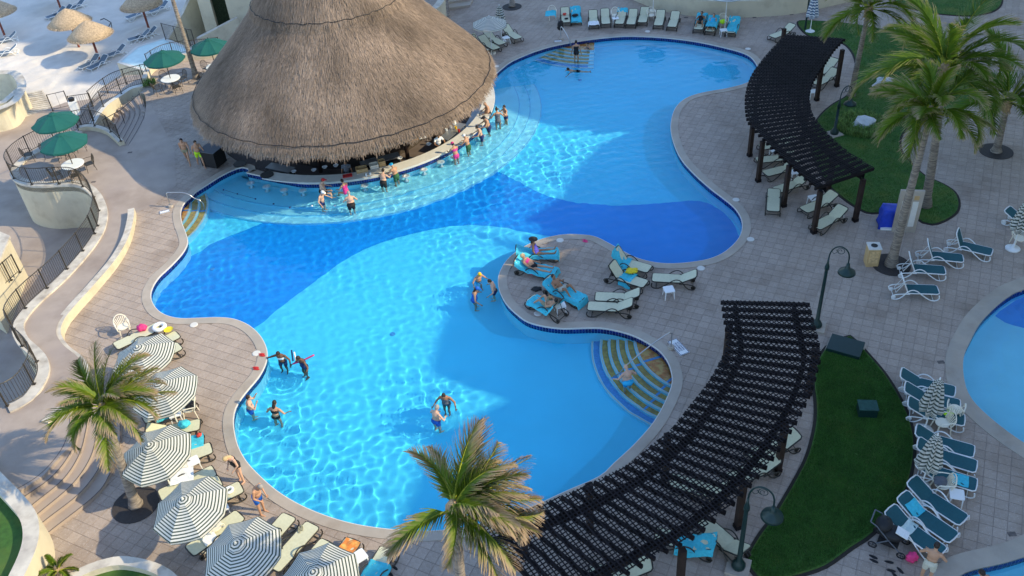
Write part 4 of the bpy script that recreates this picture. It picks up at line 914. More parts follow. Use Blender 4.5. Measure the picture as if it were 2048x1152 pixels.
gt = 'loungers along the far side of the pool'; gp = 'loungers under the far pergola'; gi = 'loungers on the rounded peninsula'; gb = 'loungers among the striped umbrellas'; gq = 'loungers under the long pergola'; gw = 'white framed teal loungers'; gs = 'beach loungers'
LB = [
 ('b1', (1132,46), (1128,8), 'beige lounger with a red cap, second from left in the far row', gt), ('b1', (1153,44), (1149,8), 'lounger covered by a turquoise towel at the left of the far row', gt),
 ('b1', (1188,52), (1184,14), 'beige lounger with pale blue towel at its foot in the far row', gt), ('b1', (1212,49), (1208,12), 'beige lounger just right of the one with the pale blue towel', gt),
 ('b1', (1238,49), (1251,11), 'beige lounger with turquoise cloth over its head end in the far row', gt), ('b1', (1261,50), (1272,11), 'slanted beige lounger in the middle of the far row', gt),
 ('b1', (1284,46), (1293,14), 'beige lounger left of the white chair in the far row', gt), ('b1', (1316,52), (1326,15), 'beige lounger right of the white chair in the far row', gt),
 ('b1', (1343,55), (1357,18), 'last empty beige lounger on the right of the far row', gt), ('b1', (1396,60), (1410,24), 'far lounger carrying the sunbather with bent knees', gt),
 ('b1', (1419,64), (1433,32), 'far lounger carrying the person wrapped in turquoise', gt), ('b1', (1460,67), (1476,29), 'lounger under a turquoise towel right of the fruit-coloured bag', gt),
 ('b1', (1543,75), (1592,56), 'lone beige lounger near the top of the shaded pergola', gt),
 ('b2', (972,104), (934,84), 'beige lounger draped with cloth left of the cream umbrella pole', gt), ('b1', (994,99), (954,77), 'beige lounger directly behind the cream umbrella pole', gt), ('b1', (1006,89), (968,70), 'beige lounger left of the folded striped umbrella', gt), ('b1', (1038,78), (1006,58), 'beige lounger right of the folded striped umbrella', gt),
 ('b1', (1513,322), (1570,316), 'uppermost visible beige lounger between the left pergola posts', gp), ('b1', (1529,349), (1590,333), 'beige lounger right of the second left pergola post', gp), ('b1', (1551,382), (1616,360), 'beige lounger behind the flat one that points at the pool', gp),
 ('b0', (1546,424), (1548,370), 'flat beige lounger pointing at the pool beside a pergola post', gp), ('b1', (1606,422), (1681,392), 'beige lounger left of the corner pergola post under the roof end', gp), ('b1', (1630,456), (1701,417), 'front beige lounger in the open end of the shaded pergola', gp),
 ('b1', (1634,150), (1680,120), 'beige lounger at the lawn side of the pergola, farthest up', gp), ('b1', (1630,170), (1676,146), 'beige lounger at the lawn side of the pergola behind a post', gp), ('b1', (1520,296), (1572,286), 'beige lounger mostly hidden below the pergola lattice', gp),
 ('b1', (1116,505), (1035,510), 'towel-covered lounger of the woman in the black hat', gi), ('b1', (1112,545), (1032,530), 'lounger of the woman in the pink bikini', gi), ('b1', (1165,600), (1092,568), 'lounger of the dark-tanned man lying with bent knees', gi), ('b2', (1060,596), (1112,622), 'lounger with the person whose knees are up at the tip of the peninsula', gi),
 ('b2', (1300,540), (1230,520), 'beige lounger with turquoise towel over its back by the pool edge', gi), ('b2', (1292,570), (1222,548), 'beige lounger with turquoise towel and yellow float', gi), ('b1', (1304,556), (1378,560), 'beige lounger beside the small white table, facing left', gi),
 ('b1', (1190,594), (1266,597), 'rear one of two side-by-side empty beige loungers', gi), ('b1', (1175,613), (1252,617), 'front one of two side-by-side empty beige loungers', gi),
 ('b0', (320,652), (246,688), 'beige lounger with a white swim ring and pink bag', gb), ('b0', (357,669), (280,708), 'beige lounger poking out above the first striped umbrella corner', gb), ('b0', (361,692), (284,732), 'beige lounger poking out right of the first striped umbrella', gb),
 ('b0', (388,795), (312,830), 'beige lounger peeking out below the second striped umbrella', gb), ('b1', (401,850), (312,868), 'beige lounger with a crumpled turquoise towel on its foot', gb), ('b0', (408,880), (325,905), 'lounger with turquoise towel and red beach toy', gb), ('b0', (424,896), (330,932), 'empty beige lounger right of the third striped umbrella', gb),
 ('b0', (430,942), (340,985), 'beige lounger between third and fourth striped umbrella', gb), ('b0', (442,962), (356,1004), 'beige lounger mostly hidden behind the fourth striped umbrella', gb), ('b0', (484,974), (398,1016), 'beige lounger with white ring near the standing woman', gb),
 ('b0', (482,1030), (398,1092), 'beige lounger left of the fifth striped umbrella', gb), ('b0', (580,1032), (514,1108), 'beige lounger with dark cloth right of the fifth umbrella', gb), ('b0', (627,1050), (555,1130), 'beige lounger with olive sandals above the sixth umbrella', gb), ('b0', (657,1084), (592,1160), 'beige lounger just showing above the sixth umbrella', gb), ('b0', (708,1080), (650,1165), 'beige lounger with an orange towel at its foot', gb), ('b0', (778,1098), (728,1180), 'lounger with long turquoise towel at the bottom edge', gb),
 ('b1', (1500,915), (1588,880), 'beige lounger sticking out right of the upper pergola post', gq), ('b1', (1456,962), (1542,930), 'beige lounger sticking out between two pergola posts', gq), ('b1', (1310,1070), (1396,1090), 'lounger with turquoise towel behind a pergola post', gq), ('b1', (1400,1040), (1440,1075), 'lounger in the shadow under the pergola edge', gq), ('b1', (1180,1150), (1268,1142), 'beige lounger half seen below the pergola near the bottom edge', gq), ('b1', (1340,960), (1425,985), 'dim beige lounger under the middle of the pergola lattice', gq),
 ('g2', (1984,506), (1908,488), 'teal lounger with raised back farthest to the upper right of four', gw), ('g2', (1926,518), (1845,510), 'teal lounger with raised back, second from upper right of four', gw), ('g2', (1890,542), (1805,536), 'teal lounger with raised back next to the palm grate', gw), ('g2', (1876,581), (1790,578), 'teal lounger with raised back, nearest of four', gw),
 ('g1', (2096,462), (2026,436), 'teal lounger cut by the right edge behind a white chair', gw),
 ('g1', (1910,785), (1814,762), 'teal lounger farthest back in the right-hand row', gw), ('g1', (1920,812), (1822,790), 'teal lounger behind the upper folded umbrella', gw), ('g1', (1929,842), (1830,820), 'teal lounger in front of the upper folded umbrella', gw),
 ('g1', (1948,905), (1850,878), 'teal lounger above the lower folded umbrella', gw), ('g1', (1953,935), (1853,905), 'teal lounger behind the lower folded umbrella', gw), ('g1', (1953,972), (1855,942), 'teal lounger with folded turquoise towel by the white table', gw),
 ('g1', (1928,1043), (1838,985), 'teal lounger rearmost of the three slanted ones', gw), ('g1', (1908,1078), (1812,1012), 'teal lounger with turquoise towel on its back', gw), ('g1', (1884,1108), (1788,1040), 'teal lounger with pale towel next to the stroller', gw),
 ('s1', (255,78), (292,68), 'grey beach lounger under the shaded straw umbrella, left one', gs), ('s1', (270,74), (308,62), 'grey beach lounger under the shaded straw umbrella, right one', gs), ('s1', (298,22), (336,8), 'grey beach lounger at the top edge right of a straw umbrella', gs), ('s1', (252,34), (284,22), 'grey beach lounger behind the shaded straw umbrella', gs),
 ('s1', (92,34), (124,22), 'grey beach lounger at the left of the top row of three', gs), ('s1', (106,30), (138,18), 'grey beach lounger in the middle of the top row of three', gs), ('s1', (132,18), (164,6), 'grey beach lounger at the right of the top row of three', gs),
 ('s1', (158,134), (192,118), 'sunlit beach lounger left of the brown straw umbrella pole', gs), ('s1', (176,136), (212,118), 'sunlit beach lounger in front of the brown straw umbrella pole', gs), ('s1', (206,112), (240,100), 'beach lounger in shade right of the brown straw umbrella', gs), ('s1', (-14,82), (28,72), 'beach lounger in shade at the left edge', gs), ('s1', (-14,106), (28,98), 'sunlit beach lounger at the left edge', gs), ('s1', (376,20), (402,4), 'beach lounger at the top edge behind the tall trunk', gs)]
for k, f_, h_, l_, g_ in LB: put_lounger(k, f_, h_, l_, g_)

def chairp(name, m_, iron=False):
    t_ = thing(name, 'x', 'chair'); f = M[m_]
    if not iron:
        b_ = MB(); P_ = [Vector((cos(a) * .24, sin(a) * .23, 0)) for a in [radians(i * 18) for i in range(20)]]; b_.prism(P_, .40, .43, bottom=True); link('seat', b_.mesh('seat', f), t_)
        b_ = MB(); n = 7
        for i in range(n):
            a = radians(150 + 60 * i / (n - 1)) ; x0, y0 = cos(a) * .23, sin(a) * .30 * 1.3
            b_.tube([(-.20, (i - 3) * .055, .42), (-.30, (i - 3) * .075, .78 - abs(i - 3) * .025)], .018, 4)
        b_.tube(arc_tube([(-.20, -.24, .42), (-.29, -.26, .65), (-.32, -.12, .82), (-.33, 0, .85), (-.32, .12, .82), (-.29, .26, .65), (-.20, .24, .42)], .08), .022, 5)
        link('backrest', b_.mesh('backrest', f), t_)
        for sg in (-1, 1):
            b_ = MB(); b_.tube(arc_tube([(-.27, sg * .26, .63), (0, sg * .29, .65), (.2, sg * .27, .62), (.24, sg * .25, .42)], .08), .024, 5, flat=.7); link('armrest', b_.mesh('armrest', f), t_)
            for sx in (-1, 1): b_ = MB(); b_.tube([(sx * .2, sg * .19, .41), (sx * .26, sg * .24, 0)], [.028, .02], 5); link('leg', b_.mesh('leg', f), t_)
    else:
        b_ = MB(); b_.prism([(-.22, -.22), (.22, -.22), (.22, .22), (-.22, .22)], .42, .44, bottom=True); link('seat', b_.mesh('seat', f), t_)
        b_ = MB(); b_.tube(arc_tube([(-.22, -.22, .44), (-.30, -.23, .7), (-.34, -.12, .88), (-.34, .12, .88), (-.30, .23, .7), (-.22, .22, .44)], .08), .016, 5)
        for i in range(-2, 3): b_.tube([(-.23, i * .07, .44), (-.33, i * .075, .87)], .010, 4)
        link('backrest', b_.mesh('backrest', f), t_)
        for sg in (-1, 1):
            b_ = MB(); b_.tube(arc_tube([(-.29, sg * .24, .66), (0, sg * .27, .68), (.2, sg * .25, .64), (.22, sg * .22, .44)], .08), .015, 5); link('armrest', b_.mesh('armrest', f), t_)
            for sx in (-1, 1): b_ = MB(); b_.tube([(sx * .2, sg * .2, .43), (sx * .25, sg * .24, 0)], .015, 5); link('leg', b_.mesh('leg', f), t_)
    return proto_done(t_)
def puts(proto, L_, group, z=0, used=None):
    first = True
    for x, y, deg, l_ in L_:
        p = at(x, y, z); loc = (p.x, p.y, z)
        if first and proto['label'] == 'x': proto.location = loc; proto.rotation_euler = (0, 0, radians(deg)); proto['label'] = l_; proto['group'] = group
        else: tree_copy(proto, loc, radians(deg), l_, group)
        first = False
pc = chairp('plastic_chair', 'chair')
puts(pc, [(252,668,-60,'cream plastic chair casting a long shadow above the first striped umbrella'),(384,832,190,'cream plastic chair holding a dark bag beside the second striped umbrella'),(368,948,20,'cream plastic chair with draped cloth right of the third umbrella'),(436,1068,40,'cream plastic chair between fourth and fifth striped umbrella'),(1105,38,-90,'plastic chair draped with turquoise cloth left of the far loungers'),(1231,42,-90,'white plastic chair with clutter in the far lounger row'),(1302,42,-90,'empty white plastic chair between far beige loungers'),(1446,55,-90,'white plastic chair behind the table with the green bag'),(944,108,-20,'white plastic chair beside the draped lounger near the thatched roof'),(1880,862,180,'white plastic chair under the upper folded umbrella'),(1879,985,170,'white plastic chair with grey clothes under the lower folded umbrella'),(2034,492,-100,'white plastic chair at the right edge beside a folded umbrella'),(1905,835,60,'white chair seat with a yellow-green booklet among the teal loungers'),(1212,1175,60,'white chair under the bottom of the long pergola')], 'cream plastic chairs')
ic = chairp('iron_chair', 'iron', True)
def stable():
    t_ = thing('side_table', 'x', 'side table'); b_ = MB(); P_ = []
    for cx_, cy_, a0 in ((.17, .17, 0), (-.17, .17, 90), (-.17, -.17, 180), (.17, -.17, 270)):
        for i in range(4): a = radians(a0 + i * 30); P_.append((cx_ + cos(a) * .05, cy_ + sin(a) * .05))
    b_.prism(P_, .40, .43, bottom=True); link('table_top', b_.mesh('table_top', M['white']), t_)
    for sx in (-1, 1):
        for sy in (-1, 1): b_ = MB(); b_.tube([(sx * .17, sy * .17, .41), (sx * .2, sy * .2, 0)], [.03, .022], 4); link('leg', b_.mesh('leg', M['white']), t_)
    return proto_done(t_)
stp = stable()
puts(stp, [(1121,625,10,'small white table between the two sunbathing people on the peninsula'),(1337,594,5,'small white table by the single left-facing lounger'),(1548,314,0,'small white table between the upper pergola loungers'),(1588,358,0,'small white table behind the third pergola lounger'),(1625,410,10,'small white table left of the corner pergola post'),(1675,434,10,'small white table between the two front pergola loungers'),(1624,196,0,'small white table by the pergola post near the lawn'),(971,118,20,'small white table at the foot of the cream umbrella'),(1013,87,20,'small white table between far loungers left of the pool'),(1446,72,0,'small white table holding the green and yellow bag'),(1231,48,0,'small white table in front of the cluttered chair'),(1908,1005,-20,'small white table at the foot of the teal lounger with the towel'),(449,1030,30,'small white table right of the fourth striped umbrella'),(392,938,30,'small white table under a white towel near the third umbrella'),(723,1128,35,'pale blue-white table between the orange and turquoise towels'),(356,842,20,'grey-white table below the second striped umbrella'),(426,1092,35,'white table between fourth and fifth umbrella')], 'small white plastic tables')

# umbrellas ----------------------------------------------------------------
def panel_mesh(Rr, h, m_, n=8, sag=.05, sub=6, val=.10):
    V = []; F = []; U = []; a0, a1 = -pi / n, pi / n
    for i in range(sub + 1):
        t = i / sub
        for j in range(5):
            u = j / 4; pa = Vector((cos(a0), sin(a0), 0)).lerp(Vector((cos(a1), sin(a1), 0)), u); r_ = .05 + (Rr - .05) * t
            z = h * (1 - t) + .10 * h * sin(pi * t) - sag * t * sin(pi * u)
            V.append(pa * r_ + Vector((0, 0, z))); U.append((u, t))
    for i in range(sub):
        for j in range(4): k = i * 5 + j; F.append((k, k + 5, k + 6, k + 1))
    o = sub * 5; b = len(V)
    if val:
        for j in range(5): v = V[o + j]; V.append(v + Vector((0, 0, -val))); U.append((j / 4, 1.06))
        for j in range(4): F.append((o + j, b + j, b + j + 1, o + j + 1))
    me = bpy.data.meshes.new('canopy_panel'); me.from_pydata([tuple(v) for v in V], [], F); uv = me.uv_layers.new(name='UVMap')
    for l in me.loops: uv.data[l.index].uv = U[l.vertex_index]
    me.materials.append(m_); me.update(); return me
def umbrella(name, Rr, h, zr_, m_, polem, base=True, tilt=(0, 0), vent=True, polez0=0):
    t_ = thing(name, 'x', 'umbrella'); pm = panel_mesh(Rr, h, m_); top = thing  # canopy
    T = Matrix.Translation((0, 0, zr_)) @ Matrix.Rotation(tilt[0], 4, Vector((cos(tilt[1]), sin(tilt[1]), 0)))
    for i in range(8):
        o_ = link('canopy_panel', pm, t_); o_.matrix_local = T @ Matrix.Rotation(i * pi / 4, 4, 'Z')
    b_ = MB()
    for i in range(8):
        a = (i + .5) * pi / 4; b_.tube([(cos(a) * .05, sin(a) * .05, h - .03), (cos(a) * Rr * .98, sin(a) * Rr * .98, -.03)], .010, 4)
        b_.tube([(0, 0, h * .25 - .25), (cos(a) * Rr * .5, sin(a) * Rr * .5, h * .5 - .02)], .007, 4)
    o_ = link('ribs', b_.mesh('ribs', M[polem]), t_); o_.matrix_local = T
    if vent:
        b_ = MB(); b_.lathe([(.26, h - .045), (.15, h + .02), (0, h + .06)], n=8, M=Matrix.Rotation(pi / 8, 3, 'Z')); vm = b_.mesh('vent_cap', m_); uv = vm.uv_layers.new(name='UVMap')
        for l in vm.loops: v = vm.vertices[l.vertex_index].co; uv.data[l.index].uv = (0, hypot(v.x, v.y) / Rr)
        o_ = link('vent_cap', vm, t_); o_.matrix_local = T
    b_ = MB(); b_.tube([(0, 0, polez0), (0, 0, zr_ + h * .2 if tilt[0] else zr_ + h)], .026, 8)
    if tilt[0]: b_.tube([(0, 0, zr_ + h * .2), tuple(T @ Vector((0, 0, h)))], .022, 8)
    b_.lathe([(0, 0), (.035, .02), (.02, .07), (0, .08)], tuple(T @ Vector((0, 0, h + .05))), 8); link('pole', b_.mesh('pole', M[polem]), t_)
    if base: b_ = MB(); b_.lathe([(0, 0), (.27, 0), (.28, .05), (.22, .09), (.05, .11), (.05, .3), (0, .3)], n=20); link('base', b_.mesh('base', M['chair'], True), t_)
    return proto_done(t_)
us = umbrella('striped_umbrella', 1.24, .50, 1.98, M['stripe'], 'chair', tilt=(radians(9), radians(-60)))
ul = [(314,788,0,'striped umbrella nearest the palm crown, uppermost of the big row'),(346,842,14,'striped umbrella second from the top, brushed by palm fronds'),(338,968,30,'striped umbrella beside the palm trunk, third of the row'),(404,1090,10,'striped umbrella fourth of the row, right of the palm base'),(510,1190,22,'striped umbrella fifth of the row, above the low planter'),(662,1252,35,'striped umbrella cut by the bottom edge, last of the row')]
first = True
for (ax, ay), (x, y, deg, l_) in zip([(277,690), (319,761), (301,885), (369,994), (475,1082), (630,1139)], ul):
    p = at(ax, ay, 2.62); loc = (p.x - .02, p.y + .06, 0)
    if first: us.location = loc; us['label'] = l_; us['group'] = 'green striped umbrellas at lower left'; first = False
    else: tree_copy(us, loc, radians(deg) * .35, l_, 'green striped umbrellas at lower left')
u2 = umbrella('striped_umbrella', 1.15, .45, 2.0, M['stripel'], 'white'); p = at(984, 107); u2.location = p; u2['label'] = 'open cream umbrella with thin stripes above the far left loungers'
u3 = umbrella('striped_umbrella', 1.3, .45, 2.55, M['stripeb'], 'white'); p = at(1449, 62); u3.location = p; u3['label'] = 'blue and white striped umbrella cut by the top edge'
u4 = umbrella('striped_umbrella', 1.1, .45, 2.9, M['stripeb'], 'white'); p = at(1306, 22); u4.location = p; u4['label'] = 'umbrella above the top edge whose white pole stands by the chair'
ug = umbrella('green_umbrella', 1.28, .50, 2.05, M['green'], 'iron', base=False, polez0=.0)
gl = [(104,229,'dark green umbrella farther from the round terrace rail, upper left of the pair'),(121,270,'dark green umbrella over the table on the round terrace'),(324,104,'dark green umbrella left of the slender pale trunk'),(416,80,'dark green umbrella touching the thatched roof')]
GPOS = []
for i, (x, y, l_) in enumerate(gl):
    p = at(x, y, 2.5); loc = (p.x, p.y, 0); GPOS.append(Vector(loc))
    if i == 0: ug.location = loc; ug['label'] = l_; ug['group'] = 'green café umbrellas'
    else: tree_copy(ug, loc, i * .3, l_, 'green café umbrellas')
# café tables and iron chairs
tc = thing('cafe_table', 'x', 'table'); b_ = MB(); b_.lathe([(0, .70), (.60, .70), (.61, .72), (.60, .74), (0, .74)], n=32); link('table_top', b_.mesh('table_top', M['white']), tc)
b_ = MB(); b_.tube([(0, 0, .0), (0, 0, .70)], .045, 8); link('pedestal', b_.mesh('pedestal', M['iron']), tc)
for i in range(4):
    a = i * pi / 2 + .4; b_ = MB(); b_.tube([(cos(a) * .04, sin(a) * .04, .35), (cos(a) * .22, sin(a) * .22, .12), (cos(a) * .38, sin(a) * .38, .0)], .02, 5); link('foot', b_.mesh('foot', M['iron']), tc)
proto_done(tc)
for i, (p, l_) in enumerate(zip(GPOS, ['round white café table hidden under the farther green umbrella', 'round white café table on the railed round terrace', 'round white café table near the pale parapet', 'round white café table right of the slender trunk'])):
    loc = (p.x, p.y, 0)
    if i == 0: tc.location = loc; tc['label'] = l_; tc['group'] = 'round white café tables'
    else: tree_copy(tc, loc, i, l_, 'round white café tables')
L_ = []
nm = [['farther green umbrella', 'round terrace table', 'parapet table', 'table by the slender trunk'], ['facing the sea side', 'on the pool side', 'on its left', 'on its right', 'pushed away behind']]
k_ = 0; firstc = True
for ti, p in enumerate(GPOS):
    for ci, a in enumerate((20, 100, 190, 275)):
        q = p + Vector((cos(radians(a + ti * 15)), sin(radians(a + ti * 15)), 0)) * (.78 + .1 * ((ci * 7) % 3))
        l_ = 'dark iron chair at the %s, %s' % (nm[0][ti], ['its right-hand one', 'its far one', 'its left-hand one', 'its near one'][ci])
        rz = radians(a + ti * 15) + pi
        if firstc: ic.location = (q.x, q.y, 0); ic.rotation_euler = (0, 0, rz); ic['label'] = l_; ic['group'] = 'dark iron café chairs'; firstc = False
        else: tree_copy(ic, (q.x, q.y, 0), rz, l_, 'dark iron café chairs')
q = at(62, 322); tree_copy(ic, (q.x, q.y, 0), .3, 'dark iron chair standing alone at the seaward rail of the round terrace', 'dark iron café chairs')
# folded umbrellas
def folded(name, m_, H=2.5):
    t_ = thing(name, 'x', 'folded umbrella'); V = []; F = []; U = []; n = 32; rows = [(.02, H), (.12, H - .15), (.20, H - .5), (.27, H - .95), (.33, H - 1.35), (.30, H - 1.5)]
    for i, (r_, z) in enumerate(rows):
        for j in range(n):
            a = 2 * pi * j / n; q = r_ * (1 + .28 * cos(a * 8) * (i > 0)); V.append((cos(a) * q, sin(a) * q, z + .05 * sin(a * 4) * (i == 5))); U.append((j / n, i / 5))
    F = [(i * n + j, i * n + (j + 1) % n, (i + 1) * n + (j + 1) % n, (i + 1) * n + j) for i in range(5) for j in range(n)]
    me = bpy.data.meshes.new('folded_canopy'); me.from_pydata(V, [], F); uv = me.uv_layers.new(name='UVMap')
    for l in me.loops: uv.data[l.index].uv = U[l.vertex_index]
    me.materials.append(m_); me.update(); link('folded_canopy', me, t_)
    b_ = MB(); b_.tube([(0, 0, 0), (0, 0, H + .06)], .024, 8); link('pole', b_.mesh('pole', M['white']), t_)
    b_ = MB(); b_.lathe([(0, 0), (.30, 0), (.31, .05), (.24, .09), (.05, .11), (.05, .25), (0, .25)], n=20); link('base', b_.mesh('base', M['white'], True), t_)
    return proto_done(t_)
f1 = folded('folded_umbrella', M['stripe']); puts(f1, [(1848,862,0,'folded striped umbrella over the upper teal loungers'),(1842,974,20,'folded striped umbrella over the lower teal loungers'),(2025,498,0,'folded striped umbrella cut by the right edge'),(1004,84,0,'folded striped umbrella behind the open cream umbrella')], 'folded striped umbrellas')
f2 = folded('folded_umbrella', M['stripeb']); puts(f2, [(1620,64,0,'folded blue and white umbrella at the top end of the shaded pergola')], 'folded striped umbrellas')

# ================================================================== RAILINGS
def railing(name, label, path, h=1.05, gap=.13, postgap=1.5, m_='iron', pr=.035, rr_=.018, br=.009, maxb=290):
    t_ = thing(name, label, 'railing'); tot = sum((path[i + 1] - path[i]).length for i in range(len(path) - 1)); n = max(2, int(tot / gap)); P_ = resamp(path, n + 1)
    for nm_, hh, r_ in (('top_rail', h, rr_ * 1.3), ('bottom_rail', .12, rr_)):
        b_ = MB(); b_.tube([p + Vector((0, 0, hh)) for p in resamp(path, max(3, int(tot / .3)))], r_, 5); link(nm_, b_.mesh(nm_, M[m_]), t_)
    b_ = MB(); b_.tube([(0, 0, .12), (0, 0, h)], br, 4); bm_ = b_.mesh('baluster', M[m_])
    b_ = MB(); b_.tube([(0, 0, 0), (0, 0, h + .04)], pr, 4); b_.box((0, 0, .012), (.14, .14, .024)); pm_ = b_.mesh('post', M[m_]); ev = max(2, int(round(postgap / gap)))
    for i, p in enumerate(P_):
        if i % ev == 0 or i == len(P_) - 1: link('post', pm_, t_, p)
        else: link('baluster', bm_, t_, p)
rl = [Vector((p.x, p.y, p.z + .10)) for p in offset(RAIL, .02 * side, False)]
ncut = min(range(len(rl)), key=lambda i: (rl[i].xy - at(190,471).xy).length)
railing('iron_railing', 'dark iron railing round the circular café terrace', rl[:ncut + 1])
railing('iron_railing', 'dark iron railing winding down the outer edge of the ramp', rl[ncut:])
railing('iron_railing', 'dark iron railing on the curved wall at the foot of the fan steps', [Vector((p.x, p.y, .28)) for p in W2])
W1r = [Vector((p.x, p.y, .10 - .7 * i / (len(W1) - 1))) for i, p in enumerate(W1)]
railing('iron_railing', 'dark iron railing on the sloping wall above the fan steps', W1r)
railing('iron_railing', 'dark iron railing along the sea side of the path beyond the fan steps', spline([at(185,212,-1.2), at(204,195,-1.1), at(232,176,-.9), at(262,166,-.5), at(298,158,-.1)], False, .3))
railing('iron_railing', 'dark iron railing on the café terrace parapet', spline([Vector((*at(x, y).xy, .42)) for x, y in [(445,112),(410,116),(365,120),(330,129),(302,146)]], False, .3), h=.9)
railing('iron_railing', 'short dark railing panel at the beach end of the path', [at(146,222,-2.6), at(188,216,-2.6)], h=1.1)
railing('iron_railing', 'open dark beach gate frame, left leaf', [at(106,222,-2.6), at(140,214,-2.6)], h=1.2, gap=.5, postgap=.5)
railing('iron_railing', 'dark railing at the left edge before the cream building', [at(-20,600,-1.4), at(40,545,-1.4)], h=1.1)
def hand(label, base_, top_off, pts_, m_='metal'):
    t_ = thing('handrail', label, 'handrail'); b_ = MB(); b_.tube(spline([Vector(p) for p in pts_], False, .15), .024, 8); link('rail', b_.mesh('rail', M[m_], True), t_)
    b_ = MB(); b_.lathe([(0, 0), (.13, 0), (.14, .05), (.12, .13), (0, .13)], n=10); link('foot_block', b_.mesh('foot_block', M['coping']), t_, base_); wet(t_); return t_
p0 = at(1342, 697); q0 = at(1254, 730, .35); hand('steel pool handrail sloping down to the bathing man on the mosaic steps', p0, 0, [p0 + Vector((0, 0, .1)), p0 + Vector((0, 0, .78)), p0 + Vector((-.08, -.02, .86)), (p0 + Vector((0, 0, .86))).lerp(q0, .45) + Vector((0, 0, .12)), q0, atw(1228, 752, -.9)])
p0 = at(342, 414); e0 = at(405, 405, .25); hand('steel handrail at the left pool steps', p0, 0, [p0 + Vector((0, 0, .1)), p0 + Vector((0, 0, .80)), p0 + Vector((.06, .02, .86)), at(370, 386, .86), at(388, 396, .55), e0, atw(408, 420, -.8)])
p0 = at(1122, 80); hand('steel handrail at the far pool steps with dark clothes hung on it', p0, 0, [p0 + Vector((0, 0, .1)), p0 + Vector((0, 0, .86)), p0 + Vector((.06, -.04, .92)), at(1135, 72, .75), at(1143, 95, .0), atw(1148, 108, -.7)])
# steps handrail at the fan steps
t_ = thing('handrail', 'thin dark handrail crossing the fan steps', 'handrail'); b_ = MB(); A_ = [at(288,214,0), at(250,247,-.5), at(215,266,-1.0)]; b_.tube([p + Vector((0, 0, .9)) for p in A_], .022, 5)
for p in A_: b_.tube([p, p + Vector((0, 0, .9))], .02, 5)
link('rail', b_.mesh('rail', M['iron']), t_)
# rope across the bar shallows
b_ = MB(); b_.tube([atw(447, 380, -.2) + Vector((0, 0, .02)), atw(475, 388, -.2) + Vector((0, 0, .0)), atw(511, 398, -.2) + Vector((0, 0, .02))], .008, 4)
for x, y in ((447,380),(475,388),(511,398)): b_.ball(at(x, y, WZ), .05, 6, 4)
o_ = link('float_line', b_.mesh('float_line', M['c_navy'])); tag(o_, 'thin float line with dark floats at the left end of the bar', 'float line')
for i, (x, y, l_) in enumerate([(547,408,'small dark float below the third submerged stool'),(580,415,'small dark float near the white-capped bather'),(624,412,'small white float left of the white-capped bather'),(670,412,'small white float between the two bathers by the bar')]):
    b_ = MB(); b_.ball((0, 0, 0), (.055, .055, .045), 8, 5); o_ = link('pool_float', b_.mesh('pool_float', M['c_navy' if i < 2 else 'white'])); o_.location = at(x, y, WZ + .01); tag(o_, l_, 'float', 'small floats below the bar')

# lamps ----------------------------------------------------------------
def lamp(label, base_, rz, H=3.9):
    t_ = thing('street_lamp', label, 'street lamp', base_, rz); g = M['dkgreen']
    b_ = MB(); b_.box((0, 0, .05), (.7, .7, .1)); link('plinth', b_.mesh('plinth', M['coping']), t_)
    b_ = MB(); b_.lathe([(.0, .1), (.21, .1), (.22, .2), (.15, .34), (.08, .42), (.062, H * .72), (.055, H - 1.0), (.09, H - .98), (.09, H - .85), (.045, H - .7), (.03, H - .45), (0, H - .45)], n=14); link('pole', b_.mesh('pole', g, True), t_)
    b_ = MB(); P_ = arc_tube([(0, 0, H - .5), (.03, 0, H - .2), (.16, 0, H + .05), (.38, 0, H + .13), (.60, 0, H + .0), (.70, 0, H - .25), (.72, 0, H - .62)], .08); b_.tube(P_, .028, 7); link('arm', b_.mesh('arm', g, True), t_)
    b_ = MB(); b_.tube([(.38 + .13 * cos(a), 0, H - .06 + .13 * sin(a)) for a in [i * pi / 8 for i in range(16)]], .012, 5, closed=True)
    b_.tube([(.38 + (.02 + .012 * i) * cos(i * .6), 0, H - .06 + (.02 + .012 * i) * sin(i * .6)) for i in range(8)], .010, 5)
    b_.tube(arc_tube([(.05, 0, H - .1), (.15, 0, H - .22), (.25, 0, H - .12), (.20, 0, H - .03)], .04), .010, 5); link('scroll', b_.mesh('scroll', g), t_)
    b_ = MB(); b_.lathe([(0, H - .55), (.06, H - .56), (.085, H - .72), (.12, H - .80), (.30, H - .92), (.33, H - 1.0), (.31, H - 1.0), (.10, H - .85), (0, H - .83)], (.72, 0, 0), 22); link('lamp_shade', b_.mesh('lamp_shade', g, True), t_)
    b_ = MB(); b_.ball((.72, 0, H - .98), (.13, .13, .12), 10, 7); link('globe', b_.mesh('globe', mat_once('opal', (.4, .42, .42))), t_)
lamp('green scrolled lamp post standing above the top of the long pergola', at(1632,655), radians(-25))
lamp('green scrolled lamp post beside the lower lawn and pergola posts', at(1476,1136), radians(-25), 3.8)
lamp('green lamp post on the upper lawn next to the ringed boulder', at(1668,270), radians(20), 2.6)
b_ = MB(); b_.tube([(0, 0, 0), (0, 0, 4)], .06, 8); t_ = thing('lamp_pole', 'dark lamp pole at the top edge left of the blue folded umbrella', 'lamp post', at(1610, 60)); link('pole', b_.mesh('pole', M['dkgreen']), t_)

